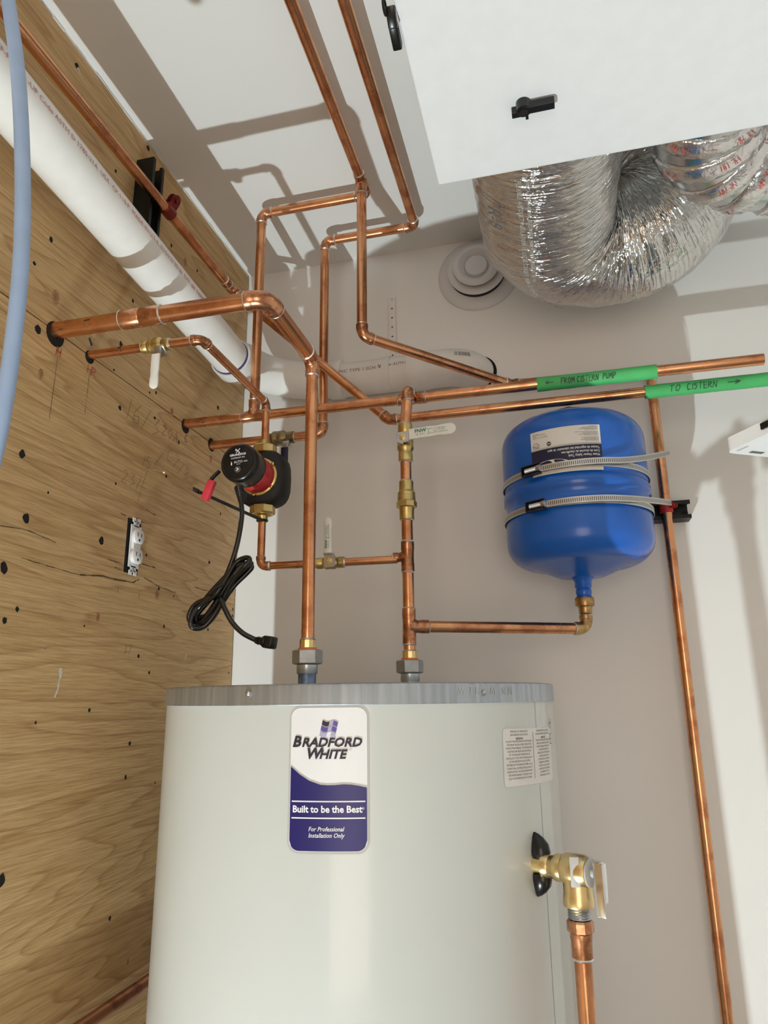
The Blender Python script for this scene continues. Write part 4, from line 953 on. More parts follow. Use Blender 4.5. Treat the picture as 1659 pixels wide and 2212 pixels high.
# check valve
t = thing('check_valve', 'aged brass check valve with cast lettering midway on the cold riser', 'valve', (COLX, COLY, kb)); L = ka-kb
vs, fs = lathe((COLX, COLY, kb), Z_, [(R34+.002, 0), (R34+.0034, .001), (R34+.0034, L*.26), (R34+.0045, L*.30), (R34+.0075, L*.36), (R34+.0075, L*.44), (R34+.0068, L*.46), (R34+.0072, L*.58), (R34+.0066, L*.60), (R34+.0066, L*.70), (R34+.004, L*.73), (R34+.0034, L*.76), (R34+.0034, L-.001), (R34+.002, L)], 28); mesh_obj('body', vs, fs, 'brass', t)
vs, fs = lathe((COLX, COLY, kb+L*.30), Z_, [(R34+.0065, 0), (R34+.0093, .002), (R34+.0093, L*.16), (R34+.0065, L*.2)], 8, phase=.2); mesh_obj('hex_band', vs, fs, 'brass', t, smooth=False)
rk = R34+.0075; fk = lambda u, v: Vector((COLX+rk*math.sin(u/rk-.25), COLY-rk*math.cos(u/rk-.25), kb+L*.5+v))
text([('FNW', 0, L*.13, .0085, 'CENTER', 0, .02), ('LEAD FREE', 0, L*.04, .0045, 'CENTER'), ('200WOG', 0, -L*.02, .0045, 'CENTER'), ('3/4', 0, -L*.08, .0045, 'CENTER')], fk).out('cast_lettering', 'brass_bright', t, smooth=False)

# ------------------------------------------------------------------ circulation pump
PC = at(563, 1036, Y=RY2-.005); PX, PYc, PZ = RX, RY2, PC.z
pump = thing('circulation_pump', 'circulation pump with black round control head, red motor and black insulating shell', 'pump', (PX, PYc, pump_bot))
shell_pts = []
for k in range(24):
    a = 2*PI*k/24; w, h = .0525, .0585; n = 3.2
    shell_pts.append((w*math.copysign(abs(math.cos(a))**(2/n), math.cos(a)), h*math.copysign(abs(math.sin(a))**(2/n), math.sin(a))))
vs, fs = bev_prism(shell_pts, (PX, PYc+.030, PZ), (-X_, Z_, -Y_), .056, .008); mesh_obj('insulating_shell', vs, fs, 'black_foam', pump, angle=50)
vs, fs = lathe((PX, PYc-.024, PZ), -Y_, [(.041, 0), (.0405, .003), (.038, .005)], 40); mesh_obj('flange', vs, fs, 'brass', pump)
vs, fs = lathe((PX, PYc-.026, PZ), -Y_, [(.0365, 0), (.0360, .048), (.0345, .050)], 48); mesh_obj('motor', vs, fs, 'red', pump)
for a in (35, 145, 260, 320):
    a = math.radians(a); c = Vector((PX+.040*math.cos(a), PYc-.029, PZ+.040*math.sin(a))); vs, fs = lathe(c, -Y_, [(.0035, 0), (.0035, .004), (.002, .005)], 8); mesh_obj('bolt', vs, fs, 'brass', pump)
HYF = PYc-.122
vs, fs = lathe((PX, PYc-.074, PZ), -Y_, [(.0365, 0), (.0385, .003), (.0390, .012), (.0385, .030), (.0392, .036), (.0385, .042), (.0360, .0465), (.0330, .048), (.0315, .0475), (.0305, .0478), (0, .048)], 64)
head = mesh_obj('control_head', vs, fs, 'black_plastic', pump)
fh = lambda u, v: Vector((PX+u, HYF-.0006, PZ+v))
fh2 = (lambda c, s: lambda u, v: fh(u*c-v*s, u*s+v*c))(math.cos(.06), math.sin(.06))
text([('GRUNDFOS', 0, .0125, .0060, 'CENTER', 0, .03, 1.05), ('COMFORT PM', 0, .0065, .0045, 'CENTER', 0, 0, 1.0), ('AUTO', .0005, -.0025, .0068, 'CENTER', 0, 0, .95), ('ADAPT', .001, -.0060, .0026, 'CENTER'), ('100%', .0155, -.0022, .0042, 'CENTER', 0, 0, .95)], fh2).out('lettering', 'ink_white', head, smooth=False)
g = G()
def seg2(p, q, w, fn):
    dx, dy = q[0]-p[0], q[1]-p[1]; n = math.hypot(dx, dy); ox, oy = -dy/n*w/2, dx/n*w/2
    g.add([fn(p[0]+ox, p[1]+oy), fn(p[0]-ox, p[1]-oy), fn(q[0]-ox, q[1]-oy), fn(q[0]+ox, q[1]+oy)], [(0, 1, 2, 3)])
for p, q in (((-.004, .0265), (.0005, .0215)), ((.0005, .0215), (.0045, .0180)), ((.0045, .0265), (-.0035, .0180)), ((-.004, .0265), (-.0045, .0225)), ((-.0045, .0225), (-.0005, .0245)), ((.0045, .0180), (.0015, .0180))): seg2(p, q, .0013, fh2)
seg2((-.0135, -.0055), (-.0135, -.0005), .0022, fh2); seg2((-.0135, -.0005), (-.0135, .0018), .0010, fh2)
g.out('printed_logo', 'ink_white', head, smooth=False)
vs, fs = lathe(fh2(-.001, -.0155)+Y_*.0005, -Y_, [(.0065, 0), (.0065, .0008), (.006, .001)], 28); MT['btn'] = plain('button_grey', (0.07, 0.07, 0.07), 0.4); btn = mesh_obj('button', vs, fs, 'btn', head)
g = G(); fb = (lambda f: lambda u, v: f(u, v)-Y_*.0013)(fh2)
seg2((-.0028, -.0125), (.0012, -.0155), .0016, fb); seg2((.0012, -.0155), (-.0028, -.0185), .0016, fb); g.out('printed_arrow', 'ink_white', head, smooth=False)
# union nuts above and below
for zc0, sg, nm in ((PZ+.056, 1, 'union_nut'), (PZ-.056, -1, 'union_nut')):
    vs, fs = lathe((PX, PYc, zc0), Z_*sg, [(.0245, 0), (.0262, .002), (.0262, .016), (.0235, .019), (.0225, .019)], 8, phase=.3)
    mesh_obj(nm, vs, fs, 'brass', pump, smooth=False)
    vs, fs = lathe((PX, PYc, zc0+sg*.017), Z_*sg, [(.018, 0), (.018, .003), (.0120, .005), (.0108, .014), (.0100, .0145)], 24); mesh_obj('tailpiece', vs, fs, 'brass', pump)
# strain relief, cord, plug
def P_(px, py, Y): return at(px, py, Y=Y)
hb = Vector((PX+.004, PYc-.100, PZ-.030))
sr = P_(516, 1052, PYc-.105); sr2 = P_(521, 1086, PYc-.112)
n_ = 9; pts = [sr+(sr2-sr)*k/(2*n_) for k in range(2*n_+1)]; rad = [(.0098-.0045*k/(2*n_))*(1.0 if k % 2 else .88) for k in range(2*n_+1)]
vs, fs, uv = sweep(pts, rad, 14); mesh_obj('strain_relief', vs, fs, 'black_rubber', pump)
CYD = PYc-.118
c0 = P_(521, 1082, CYD+.006)
loops = []
path = [c0, P_(522, 1120, CYD), P_(510, 1185, CYD), P_(488, 1245, CYD), P_(462, 1285, CYD)]
A = [(424, 1312), (408, 1338), (412, 1354), (436, 1352), (466, 1318), (500, 1262), (532, 1228), (545, 1214), (538, 1208), (516, 1216), (490, 1248), (462, 1282)]
for lp in range(6):
    for j, (px, py) in enumerate(A):
        cx_, cy_ = 478, 1282; k = 1.0-.05*lp
        dy = (.0085*((lp*1.0)-2.5))*(.6+.4*math.sin(j*1.3+lp))
        path.append(P_(cx_+(px-cx_)*k+6.5*math.sin(lp*2.1+j*.6), cy_+(py-cy_)*k+5*math.cos(lp*1.7+j*.5), CYD+dy))
path += [P_(474, 1290, CYD-.012), P_(487, 1318, CYD-.014), P_(502, 1345, CYD-.010), P_(525, 1368, CYD-.006), P_(556, 1384, CYD)]
sp = spline(path, 7)
vs, fs, uv = sweep(sp, .0047, 10); cord = mesh_obj('power_cord', vs, fs, 'black_rubber', pump, uvs=uv); cord['label'] = 'glossy black coiled power cord'
tc0 = P_(480, 1278, CYD); vs, fs, uv = sweep([tc0+Vector((.022*math.cos(a)*.8, .030*math.sin(a), .022*math.cos(a)*.6)) for a in [2*PI*k/24 for k in range(25)]], .0022, 8); mesh_obj('twist_tie', vs, fs, 'black_rubber', cord)
pa = P_(553, 1383, CYD); pb_ = P_(597, 1390, CYD-.004); d = (pb_-pa).normalized()
vs, fs, uv = sweep([pa, pa+d*.006, pa+d*.007, pa+d*.013, pa+d*.014, pa+d*.020], [.0060, .0075, .0060, .0085, .0068, .0095], 14); mesh_obj('plug_boot', vs, fs, 'black_rubber', cord)
xx, yy, zz_ = basis(d, Z_)
g = G(); g.add(*box(pa+d*.028, (.020, .026, .022), (d, yy, xx), .004)); g.add(*box(pa+d*.020, (.010, .030, .014), (d, yy, xx), .003)); g.out('plug', 'black_plastic', cord)
# sensor lead with red connector, cable tie
w0 = P_(468, 1022, PYc-.100); w1 = P_(458, 1034, PYc-.106)
vs, fs, uv = sweep(spline([P_(474, 1018, PYc-.098), w1, P_(456, 1044, PYc-.108)], 8), .0040, 10); mesh_obj('sensor_lead', vs, fs, 'black_rubber', pump)
ra, rb_ = P_(459, 1038, PYc-.108), P_(442, 1081, PYc-.108); d = (rb_-ra).normalized()
ax3 = (d, Y_, d.cross(Y_)); vs, fs = box((ra+rb_)/2, ((rb_-ra).length, .012, .0155), ax3, .0018); o = mesh_obj('connector', vs, fs, 'red_plastic', pump); o['label'] = 'red plastic plug-in connector'
t0_ = P_(420, 1058, PYc-.092); t1_ = P_(567, 1124, PYc-.010)
t = thing('cable_tie', 'black cable tie running from the red connector to the thin pipe below the pump', 'cable tie', t1_)
pts = [t0_+(t1_-t0_)*k/10 for k in range(11)]
ribbon(pts, Z_, .0062, 'black_plastic', 'strap', t, .0022)
vs, fs = box(t0_+(t1_-t0_).normalized()*.004, (.012, .007, .010), ((t1_-t0_).normalized(), Y_, Z_), .001); mesh_obj('head', vs, fs, 'black_plastic', t)
vs, fs, uv = sweep([Vector((RX+(R12+.0018)*math.cos(a), RY2+(R12+.0018)*math.sin(a), t1_.z+.002)) for a in [2*PI*k/24 for k in range(25)]], .0026, 8); mesh_obj('loop', vs, fs, 'black_plastic', t)

# ------------------------------------------------------------------ PVC drain
RPV = .0445; VX = -0.7145
va_, vb_ = at(110, 318, X=VX), at(500, 775, X=VX)
zv0 = va_.z; sl = (vb_.z-va_.z)/(vb_.y-va_.y)
zpv = lambda y: va_.z+sl*(y-va_.y)
yh = at(497, 790, X=VX).y
t = thing('drain_pipe', 'fat white plastic drain pipe with red print running along the plywood', 'pipe', (VX, .6, zpv(.6)-RPV))
vs, fs, uv = sweep([(VX, -.9, zpv(-.9)), (VX, .5, zpv(.5)), (VX, yh+.02, zpv(yh+.02))], RPV, 48); mesh_obj('pipe', vs, fs, 'pvc', t)
axd = Vector((0, 1, sl)).normalized()
vs, fs = lathe((VX, yh-.006, zpv(yh-.006)), axd, [(RPV, 0), (RPV+.0015, .001), (RPV+.0015, .007), (RPV, .008)], 48); o = mesh_obj('primer_ring', vs, fs, 'purple', t); o['label'] = 'dark purple primer smear'
zpb = EYE+.803; YPB = YW-.047
hub0 = Vector((VX, yh, zpv(yh)))
# elbow turning along the back wall
g = G()
pts = [hub0, hub0+axd*.030, hub0+axd*.032]; rad = [RPV+.0065, RPV+.0065, RPV+.004]
ec = Vector((VX, YPB, zpb+.006)); K = 9; Rb = YPB-(hub0.y+.032)
if Rb < .02: Rb = .02
cb = Vector((VX+Rb, YPB-Rb, zpb+.006))
for k in range(1, K+1):
    a = PI/2*k/K; pts.append(cb+Vector((-Rb*math.cos(a), Rb*math.sin(a), 0))); rad.append(RPV+.004)
pts += [Vector((VX+Rb+.002, YPB, zpb+.004)), Vector((VX+Rb+.035, YPB, zpb+.003))]; rad += [RPV+.0065, RPV+.0065]
vs, fs, uv = sweep(pts, rad, 48); g.add(vs, fs); o = g.out('elbow', 'pvc', t); 
fpv = lambda ang: (lambda u, v: Vector((VX+(RPV+.0006)*math.cos(math.radians(ang)+v/RPV), u, zpv(u)+(RPV+.0006)*math.sin(math.radians(ang)+v/RPV))))
yt = at(60, 205, X=VX).y
ya = at(60, 205, X=VX+.03).y
text([('# 2665  NSF-PW -C -UP Code ASTM D 1785-21A  USA  CP-110-P  MADE IN U.S.A. 03/04/23 05:30  EXT. #6  NSF® V', yt-.16, -.004, .0125, 'LEFT', 0, 0, 1.05)], fpv(2)).out('printed_text', 'ink_red_pale', t, smooth=False)
# branch along the back wall, painted over
t = thing('wall_drain_pipe', 'white painted drain pipe fixed along the back wall behind the copper pipes', 'pipe', (-.45, YPB, zpb-RPV))
xb0, xb1, xb2 = VX+Rb+.03, at(925, 800, Y=YPB).x, at(1000, 790, Y=YPB).x
xc0 = at(885, 800, Y=YPB).x
vs, fs, uv = sweep([(xb0, YPB, zpb), (xb0+.15, YPB, zpb), (xc0+.01, YPB, zpb)], RPV, 48); mesh_obj('pipe', vs, fs, 'pvc_painted', t)
pts = [(xc0, YPB, zpb), (xb1-.004, YPB, zpb), (xb1, YPB, zpb)]; rad = [RPV+.0055, RPV+.0055, RPV+.003]
cR = .075
xe_ = at(1068, 790, Y=YW).x - RPV
for k in range(1, 9):
    a = math.radians(75)*k/8; pts.append((xe_-cR+cR*math.sin(a), YPB+cR-cR*math.cos(a), zpb)); rad.append(RPV+.003)
vs, fs, uv = sweep(pts, rad, 48); o = mesh_obj('elbow', vs, fs, 'pvc_painted', t); 
vs, fs = lathe((xe_+.004, YW-.0012, zpb), Y_, [(RPV+.0015, 0), (RPV+.0015, .001)], 40); o = mesh_obj('wall_gap', vs, fs, 'black_hole', t)
fb_ = lambda u, v: Vector((u, YPB-(RPV+.0006)*math.cos(v/RPV-.02), zpb+(RPV+.0006)*math.sin(v/RPV-.02)))
text([('3" PVC TYPE 1 SCH. 40', at(718, 835, Y=YPB-RPV).x, .000, .0125, 'LEFT', .15, .0, 1.08), ('NSF-pw ASTM D 2665', at(815, 817, Y=YPB-RPV).x, .004, .0125, 'LEFT', .15, 0, .9)], fb_).out('printed_text', 'ink_maroon', t, smooth=False)
g = G(); acx, acy = xe_-cR, YPB+cR
def f5(a, tt):
    rr = RPV+.0040; cc = Vector((acx+cR*math.sin(a), acy-cR*math.cos(a), zpb))
    return cc+Vector((math.sin(a), -math.cos(a), 0))*(rr*math.cos(tt))+Z_*(rr*math.sin(tt))
for k in range(14):
    w = random.choice((.008, .013, .018)); a = math.radians(14)+k*.026
    g.add([f5(a, .22), f5(a+w, .22), f5(a+w, .50), f5(a, .50)], [(0, 1, 2, 3)])
g.out('barcode', 'ink_grey', t, smooth=False)
# perforated strap
px_s = at(838, 800, Y=YPB-RPV).x
t = thing('pipe_strap', 'white painted perforated strap hooked over the wall drain pipe', 'strap', (px_s, YW-.01, zpb-.05))
ztop_ = at(847, 645, Y=YW).z; xs_ = at(848, 690, Y=YW).x
pts = [Vector((xs_, YW-.004, ztop_-(ztop_-zpb-.045)*k/6)) for k in range(7)]
for k in range(1, 15):
    a = PI/2-PI*1.15*k/14
    pts.append(Vector((xs_-.004*k/14, YPB-(RPV+.0018)*math.cos(PI/2-a) if False else YPB-(RPV+.0018)*math.sin(PI*k/15), zpb+(RPV+.0018)*math.cos(PI*k/15))))
ribbon(pts, X_, .019, 'pvc_painted', 'strip', t, .0016)
for k in range(7):
    z = ztop_-.006-(ztop_-zpb-.055)*k/7; vs, fs = prism([(.0030*math.cos(2*PI*j/10)*(1 if k % 3 else .7), (.0030 if k % 3 == 0 else .0022)*math.sin(2*PI*j/10)) for j in range(10)], (xs_, YW-.0052, z), (X_, Z_, -Y_), .0006)
    mesh_obj('strap_hole', vs, fs, 'ink_grey' if k else 'steel', t, smooth=False)

# ------------------------------------------------------------------ blue plastic pipe at the left edge
pix = [(-2, -120), (12, -40), (22, 30), (36, 130), (45, 250), (49, 380), (48, 500), (43, 600), (33, 700), (20, 800), (4, 900), (-14, 985), (-40, 1080)]
Yx = .57
pts = spline([at(a, b, Y=Yx) for a, b in pix], 8)
vs, fs, uv = sweep(pts, .0087, 24); o = mesh_obj('plastic_pipe', vs, fs, 'pex', uvs=uv); tag(o, 'flexible light blue plastic pipe hanging down in front of the plywood', 'pipe')

# ------------------------------------------------------------------ strut channels and pipe clamps
def strut(name, label, org, along, out, L, parent=None, holes=None):
    """slotted U channel: org = middle of its back, along its length, opening towards out"""
    along = Vector(along).normalized(); out = Vector(out).normalized(); sd = along.cross(out); w, h, th, lip = .0413, .0413, .0026, .0085
    prof = [(-w/2, 0), (w/2, 0), (w/2, h), (w/2-lip, h), (w/2-lip, h-.007), (w/2-lip+th, h-.007), (w/2-lip+th, h-th), (w/2-th, h-th), (w/2-th, th), (-w/2+th, th), (-w/2+th, h-th), (-w/2+lip-th, h-th), (-w/2+lip-th, h-.007), (-w/2+lip, h-.007), (-w/2+lip, h), (-w/2, h)]
    t = thing(name, label, 'bracket', org, 'black strut channels')
    vs, fs = prism(prof, Vector(org)-along*L/2, (sd, out, along), L); mesh_obj('channel', vs, fs, 'black_steel', t, smooth=False)
    for k in range(int(L/.048)+1):
        c = Vector(org)+along*(-L/2+.018+.048*k)
        if (c-Vector(org)).length > L/2-.006: continue
        vs, fs = lathe(c+out*(th), out, [(.0065, 0), (.0065, .0008)], 16); mesh_obj('slot', vs, fs, 'black_hole', t)
    return t
st_t, st_b = at(338, 352, X=-.765), at(322, 512, X=-.765); sy = (st_t.y+st_b.y)/2
strut('strut_channel', 'black metal strut channel upright on the plywood behind the drain pipe', (XP+.0002, at(333, 430, X=-.765).y, (st_t.z+st_b.z)/2), Z_, X_, max(.18, st_t.z-st_b.z))
rs = at(1491, 1100, Y=1.615)
SLEN = .36
strut('strut_channel', 'black metal strut channel level on the back wall behind the blue tank', (rs.x-SLEN/2, YW-.0002, rs.z), X_, -Y_, SLEN)
def pipe_clamp(label, c, d, ear, r, mat='red_clamp', q=1.0):
    d = Vector(d).normalized(); ear = Vector(ear).normalized(); n = d.cross(ear)
    t = thing('pipe_clamp', label, 'clamp', c, 'pipe clamps on the strut channels')
    vs, fs = lathe(Vector(c)-d*.014, d, [(r+.0005, 0), (r+.0028, .001), (r+.0028, .027), (r+.0005, .028)], 28); mesh_obj('band', vs, fs, mat, t)
    g = G()
    for s in (-1, 1): 
        poly = [(u*q, v*q) for u, v in [(0, -.013), (.016, -.013)]+[(.016+.013*math.sin(PI*k/8), -.013*math.cos(PI*k/8)) for k in range(1, 8)]+[(.016, .013), (0, .013)]]
        g.add(*prism(poly, Vector(c)+ear*(r)+n*(s*.0055)-n*.001, (ear, d, n), .002))
    g.out('ears', mat, t, smooth=False)
    vs, fs = lathe(Vector(c)+ear*(r+.016*q)-n*.012, n, [(.0058*q, 0), (.0058*q, .004), (.003*q, .004), (.003*q, .020), (.0058*q, .020), (.0058*q, .024)], 8); mesh_obj('bolt', vs, fs, mat, t, smooth=False)
cl = at(363, 452, X=SX); pipe_clamp('dark red clamp holding the copper pipe to the upright black channel', (SX, cl.y, SZ), Y_, (.5, 0, .87), R34)
MT['red_bright'] = plain('red_coated', (0.45, 0.03, 0.02), 0.4, 0.2, .1)
cr = at(1441, 1095, Y=QY); pipe_clamp('red clamp holding the copper pipe to the level black channel', (RVX, QY, cr.z), Z_, (.75, -.66, 0), R34, 'red_bright', .45)

# ------------------------------------------------------------------ outlet
oy, oz = on_ply(287, 1181)
t = thing('outlet', 'white duplex outlet without a cover plate set in a hole in the plywood', 'outlet', (XP, oy, oz-.055))
vs, fs = box((XP-.0008, oy-.001, oz), (.0022, .046, .108)); mesh_obj('cut_out', vs, fs, 'black_hole', t, smooth=False)
g = G(); yk = XP+.004
g.add(*box((yk, oy, oz), (.0018, .034, .084), None, .0004))
for s in (1, -1):
    g.add(*box((yk, oy, oz+s*.045), (.0018, .018, .012), None, .0004)); g.add(*box((yk, oy-.008, oz+s*.0525), (.0018, .010, .009), None, .0004)); g.add(*box((yk, oy+.008, oz+s*.0525), (.0018, .010, .009), None, .0004))
g.out('yoke', 'outlet_white', t, smooth=False)
vs, fs = box((yk+.003, oy, oz), (.006, .024, .020), None, .001); mesh_obj('strap_body', vs, fs, 'outlet_white', t, smooth=False)
for s in (1, -1):
    poly = []
    for k in range(24):
        a = 2*PI*k/24; u, v = .0172*math.cos(a), .0172*math.sin(a); poly.append((u, max(-.0142, min(.0142, v))))
    vs, fs = bev_prism(poly, (yk+.001, oy, oz+s*.0195), (Y_, Z_, X_), .0085, .001); fc = mesh_obj('receptacle_face', vs, fs, 'outlet_white', t, angle=50)
    for du, hh in ((-.0063, .0085), (.0063, .0065)):
        vs, fs = box((yk+.0096, oy+du, oz+s*.0195+.003), (.0004, .0017, hh)); mesh_obj('slot', vs, fs, 'black_hole', fc, smooth=False)
    vs, fs = lathe((yk+.0094, oy, oz+s*.0195-.0075), X_, [(.0026, 0), (.0026, .0004)], 14); mesh_obj('ground_hole', vs, fs, 'black_hole', fc)
    vs, fs = lathe((yk+.0009, oy, oz+s*.0465), X_, [(.0036, 0), (.0036, .0012), (.002, .0022)], 14); mesh_obj('screw', vs, fs, 'steel', t)
# loose screw stuck in plywood
sy_, sz_ = on_ply(331, 1014); t = thing('wood_screw', 'small brass-coloured screw sticking out of the plywood above the outlet', 'screw', (XP, sy_, sz_))
d = Vector((.55, .83, -.02)).normalized(); vs, fs = lathe((XP-.002, sy_, sz_), d, [(.0010, 0), (.0013, .004), (.0013, .024)], 10); mesh_obj('shank', vs, fs, 'gold_screw', t)
vs, fs = lathe(Vector((XP-.002, sy_, sz_))+d*.023, d, [(.0014, 0), (.0036, .003), (.0036, .004), (.002, .0042)], 12); mesh_obj('head', vs, fs, 'gold_screw', t)

# ------------------------------------------------------------------ round ceiling-type air diffuser on the back wall
dc = Vector((-.139, YW, EYE+1.086))
t = thing('air_diffuser', 'round grey plastic air diffuser with concentric rings high on the back wall', 'vent', (dc.x, dc.y, dc.z-.105))
vs, fs = lathe(dc, -Y_, [(.1055, 0), (.1060, .003), (.104, .006), (.094, .010), (.082, .013), (.074, .014), (.070, .010), (.066, .004)], 64); mesh_obj('flange', vs, fs, 'diffuser', t)
MT['throat_shade'] = plain('diffuser_throat_shade', (0.05, 0.05, 0.055), 0.7); vs, fs = lathe(dc, -Y_, [(.0735, .0125), (.0735, .0140)], 48); mesh_obj('throat_shade', vs, fs, 'throat_shade', t)  # dark disc: shade of the gap behind the rings, put into its colour
vs, fs = lathe(dc, -Y_, [(.056, .022), (.074, .026), (.0765, .030), (.071, .034), (.060, .0345), (.052, .030)], 64); mesh_obj('ring', vs, fs, 'diffuser', t)
vs, fs = lathe(dc, -Y_, [(.044, .034), (.058, .043), (.0605, .047), (.055, .051), (.047, .052), (.040, .047), (.034, .041), (.031, .038), (.031, .040), (.028, .047), (0, .049)], 64); mesh_obj('core', vs, fs, 'diffuser', t)

# ------------------------------------------------------------------ ventilation unit under the ceiling
HZ = .815
hc = at(955, 400, Z=HZ); hl_ = at(838, 0, Z=HZ)
hx0 = (hc.x+hl_.x)/2; hy1 = hc.y
hv = thing('ventilation_unit', 'large white ventilation unit hung under the ceiling, seen from below', 'ventilation unit', (hx0+.3, hy1-.25, EYE+HZ))
vs, fs = box((hx0+.32, hy1-.28, EYE+HZ+.165), (.64, .56, .33), None, .003); mesh_obj('casing', vs, fs, 'device_white', hv, smooth=False)
vs, fs = box((hx0+.32, hy1-.28, EYE+HZ+.355), (.04, .50, .05)); mesh_obj('hanger', vs, fs, 'steel', hv, smooth=False)
dr = at(1130, 222, Z=HZ); 
g = G(); dd = (at(1197, 208, Z=HZ)-dr); ln = dd.length; dd.normalize(); sd = Z_.cross(dd)
g.add(*lathe(dr-Z_*.016, Z_, [(.006, 0), (.0105, .001), (.0105, .016)], 18)); g.add(*box(dr+dd*(ln*.52)-Z_*.010, (ln*.95, .012, .012), (dd, sd, Z_), .001)); g.add(*box(dr-dd*.006+sd*.008-Z_*.006, (.022, .010, .012), (dd, sd, Z_), .001)); g.add(*box(dr+sd*.012-Z_*.008+dd*.004, (.004, .008, .014), (dd, sd, Z_)))
o = g.out('drain_spout', 'black_plastic', hv, smooth=False); o['label'] = 'black plastic drain spout'
vs, fs = lathe(dr-Z_*.0165, -Z_, [(.006, 0), (.006, .0006)], 16); mesh_obj('spout_opening', vs, fs, 'black_hole', hv)
lt = at(858, 90, X=hx0-.008)
g = G(); lt0 = Vector((hx0-.007, at(845, 20, X=hx0-.008).y, at(845, 20, X=hx0-.008).z))
g2_ = Vector((hx0-.007, lt.y, lt.z))
for (pa_, pb2, w) in ((at(842, 12, X=hx0-.006), at(850, 62, X=hx0-.006), .009), (at(849, 52, X=hx0-.008), at(860, 104, X=hx0-.008), .014)):
    d = (pb2-pa_).normalized(); g.add(*box((pa_+pb2)/2, ((pb2-pa_).length, w, .012), (d, d.cross(X_), X_), .002))
o = g.out('latch', 'black_plastic', hv); o['label'] = 'black toggle latch'
cring = at(834, 14, X=hx0-.010); vs, fs, uv = sweep([cring+Vector((-.002, .0085*math.cos(a), .0085*math.sin(a))) for a in [2*PI*k/20 for k in range(21)]], .0018, 8); mesh_obj('latch_loop', vs, fs, 'black_plastic', hv)

# insulated flexible duct: leaves the unit backwards, swings right along the wall, then climbs to the ceiling
DUCT = (.184, 1.290, .146, EYE+.962); DR = .137       # (x of first bend centre, y of it, bend radius, height)
def duct_path():
    xc, yc, Rb, zc = DUCT; P0 = []
    for k in range(16): P0.append(Vector((xc-Rb, hy1+.004+(yc-hy1-.004)*k/16, zc)))
    for k in range(41):
        a = PI-PI/2*k/40; P0.append(Vector((xc+Rb*math.cos(a), yc+Rb*math.sin(a), zc+.010*k/40)))
    R2 = .135; x2 = xc+.008; y2 = yc+Rb; z2 = zc+.010
    for k in range(1, 41):
        a = PI/2*k/40; P0.append(Vector((x2+R2*math.sin(a), y2-.03*k/40, z2+R2*(1-math.cos(a)))))
    for k in range(1, 8): P0.append(Vector((x2+R2, y2-.03, z2+R2+(EYE+ZC-z2-R2-.001)*k/7)))
    return P0
t = thing('insulated_duct', 'fat silver foil insulated duct bending behind the white ventilation unit', 'duct', (DUCT[0], DUCT[1], DUCT[3]-DR))
P0 = duct_path(); fine = []
for a, b in zip(P0[:-1], P0[1:]):
    for k in range(4): fine.append(a+(b-a)*k/4)
fine.append(P0[-1])
seg = 96; vs = []; fs = []; uv = []; L = 0
for i, p in enumerate(fine):
    if i: L += (p-fine[i-1]).length
    tn = (fine[min(len(fine)-1, i+1)]-fine[max(0, i-1)]).normalized(); 
    if i == 0: fx_ = Z_.cross(tn).normalized()
    fx_ = (fx_-tn*fx_.dot(tn)).normalized(); x = fx_; y = tn.cross(x)
    for k in range(seg):
        a = 2*PI*k/seg
        c3 = Vector((math.cos(a), math.sin(a), 0))
        w = noise.noise((L*42, c3.x*1.6, c3.y*1.6))*.5+noise.noise((L*85+9, c3.x*3.1, c3.y*3.1))*.3+noise.noise((L*7, c3.x*1.3, c3.y*1.3))*.7
        rr = DR+.0055*w
        vs.append(p+x*(rr*math.cos(a))+y*(rr*math.sin(a)*.95)); uv.append((L, k/seg))
n = len(fine)
for i in range(n-1):
    for k in range(seg): k2 = (k+1) % seg; fs.append((i*seg+k, i*seg+k2, (i+1)*seg+k2, (i+1)*seg+k))
mesh_obj('foil_jacket', vs, fs, 'foil', t, uvs=uv, angle=0)
# lettering R-8 along the left flank
def duct_fn(off, s0, ang0):
    def f(u, v):
        y0 = hy1+.004+s0+u
        a = ang0-v/DR; xc, yc, Rb, zc = DUCT
        # straight leg only, continued round the bend
        ys = min(y0, yc); over = max(0, y0-yc)/Rb
        c = Vector((xc-Rb*math.cos(over), ys+Rb*math.sin(over), zc)) if over > 0 else Vector((xc-Rb, y0, zc))
        ox = Vector((-math.cos(over), math.sin(over), 0))
        return c+ox*((DR+off)*math.cos(a))+Z_*((DR+off)*.95*math.sin(a))
    return f
text([('R-8', 0, 0, .042, 'LEFT', 0, 0, 1)], duct_fn(.0085, .13, -.74)).out('printed_text', 'ink_grey', t, smooth=False)
text([('FLEXIBLE AIR DUCT INSULATION UL LISTED CLASS 1 AIR CONNECTOR  R-8', .0, 0, .012, 'LEFT'), ('INSTALLED THERMAL RESISTANCE  MAX POSITIVE PRESSURE 10 IN', .0, .015, .010, 'LEFT')], duct_fn(.0075, .04, -1.20)).out('printed_text', 'label_grey', t, smooth=False)

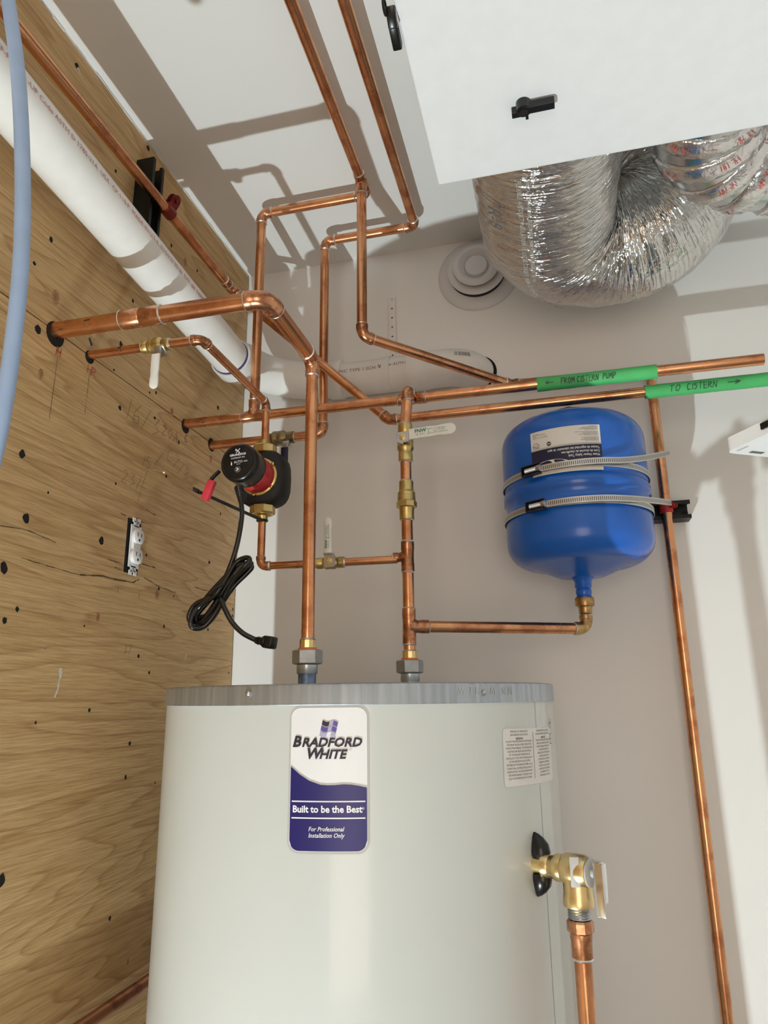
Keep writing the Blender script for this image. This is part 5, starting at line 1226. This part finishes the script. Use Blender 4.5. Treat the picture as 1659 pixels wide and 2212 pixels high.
# rigid elbow duct with taped joints
t = thing('rigid_duct', 'shiny galvanised elbow duct with red-printed foil tape on its joints', 'duct', (.5, 1.1, EYE+.8))
rx0, ry0, rz0, rR, rB = RIG = (.300, hy1+.003, EYE+.925, .092, .13)
angs = [0, 30, 60, 90]; pts = [Vector((rx0, ry0, rz0)), Vector((rx0, ry0+.05, rz0))]
cb = Vector((rx0+rB, ry0+.05, rz0))
for a in (22.5, 45, 67.5, 90):
    a = math.radians(a); k = 1/math.cos(math.radians(11.25)) if a < PI/2-.01 else 1
    pts.append(cb+Vector((-rB*math.cos(a), rB*math.sin(a), -.012*a)))
pts.append(pts[-1]+Vector((.9, 0, -.02)))
for p, q in zip(pts[:-1], pts[1:]):
    d = (q-p).normalized(); vs, fs, uv = sweep([p-d*.006, q+d*.006], rR, 48); mesh_obj('duct_section', vs, fs, 'galv_flat', t)
for i, p in enumerate(pts[1:-1]):
    d = ((pts[i+2]-p).normalized()+(p-pts[i]).normalized()).normalized()
    prof = [(rR+.0005, -.020), (rR+.004, -.017), (rR+.003, -.008), (rR+.006, 0), (rR+.003, .008), (rR+.004, .017), (rR+.0005, .020)]
    vs, fs = lathe(p, d, prof, 72, Z_)
    vs = [v+(v-p).normalized()*.0022*noise.noise(v*140) for v in vs]
    tp = mesh_obj('foil_tape', vs, fs, 'foil_tape', t, angle=0)
    x, y, z = basis(d, Z_)
    ft_ = (lambda p, x, y, z: lambda u, v: p+z*v+(x*math.cos(u/rR+PI)+y*math.sin(u/rR+PI))*(rR+.0078))(p, x, y, z)
    for k in range(4): text([('UL 181', -.15+.095*k+.02*(i % 3), -.005, .0105, 'LEFT', 0, .02)], ft_).out('printed_text', 'ink_red', tp, smooth=False)

# ------------------------------------------------------------------ white slab-like device at the right edge
t0p = at(1566, 978, Y=.95); a30 = math.radians(30)
e1_ = Vector((math.cos(a30), math.sin(a30), 0)); e2_ = Vector((math.sin(a30), -math.cos(a30), 0))
W1, W2, TH = .30, .26, .018
t = thing('white_device', 'flat white plastic device with a rounded edge poking in from the right', 'device', t0p+e1_*W1/2+e2_*W2/2)
poly = [(a+W1/2, b+W2/2) for a, b in rrect(W1, W2, .012, 5)]
vs, fs = bev_prism(poly, t0p, (e1_, e2_, Z_), TH, .004) if e1_.cross(e2_).z > 0 else bev_prism([(b, a) for a, b in poly][::-1] if False else [(a, b) for a, b in poly][::-1], t0p, (e1_, e2_, Z_), TH, .0)
mesh_obj('casing', vs, fs, 'device_white', t, smooth=False)
q = t0p+e2_*.075-e1_*.001+Z_*.011
g = G(); g.add(*box(q, (.004, .020, .008), (e1_, e2_, Z_))); g.out('port', 'black_plastic', t, smooth=False)
vs, fs = box(t0p+e1_*.010+e2_*.020+Z_*(-.0002), (.003, .018, .0008), (e1_, e2_, Z_)); mesh_obj('print_mark', vs, fs, 'label_grey', t, smooth=False)
vs, fs = box(t0p+e1_*.040+e2_*.012+Z_*(-.0002), (.020, .006, .0008), (e1_, e2_, Z_)); mesh_obj('print_mark', vs, fs, 'ink_grey', t, smooth=False)
arm0 = t0p+e1_*W1*.8+e2_*W2*.6+Z_*.02
vs, fs = box(((arm0.x+1.6)/2, arm0.y, arm0.z+.012), (1.6-arm0.x, .04, .02), None, .002); mesh_obj('mounting_arm', vs, fs, 'device_white', t, smooth=False)
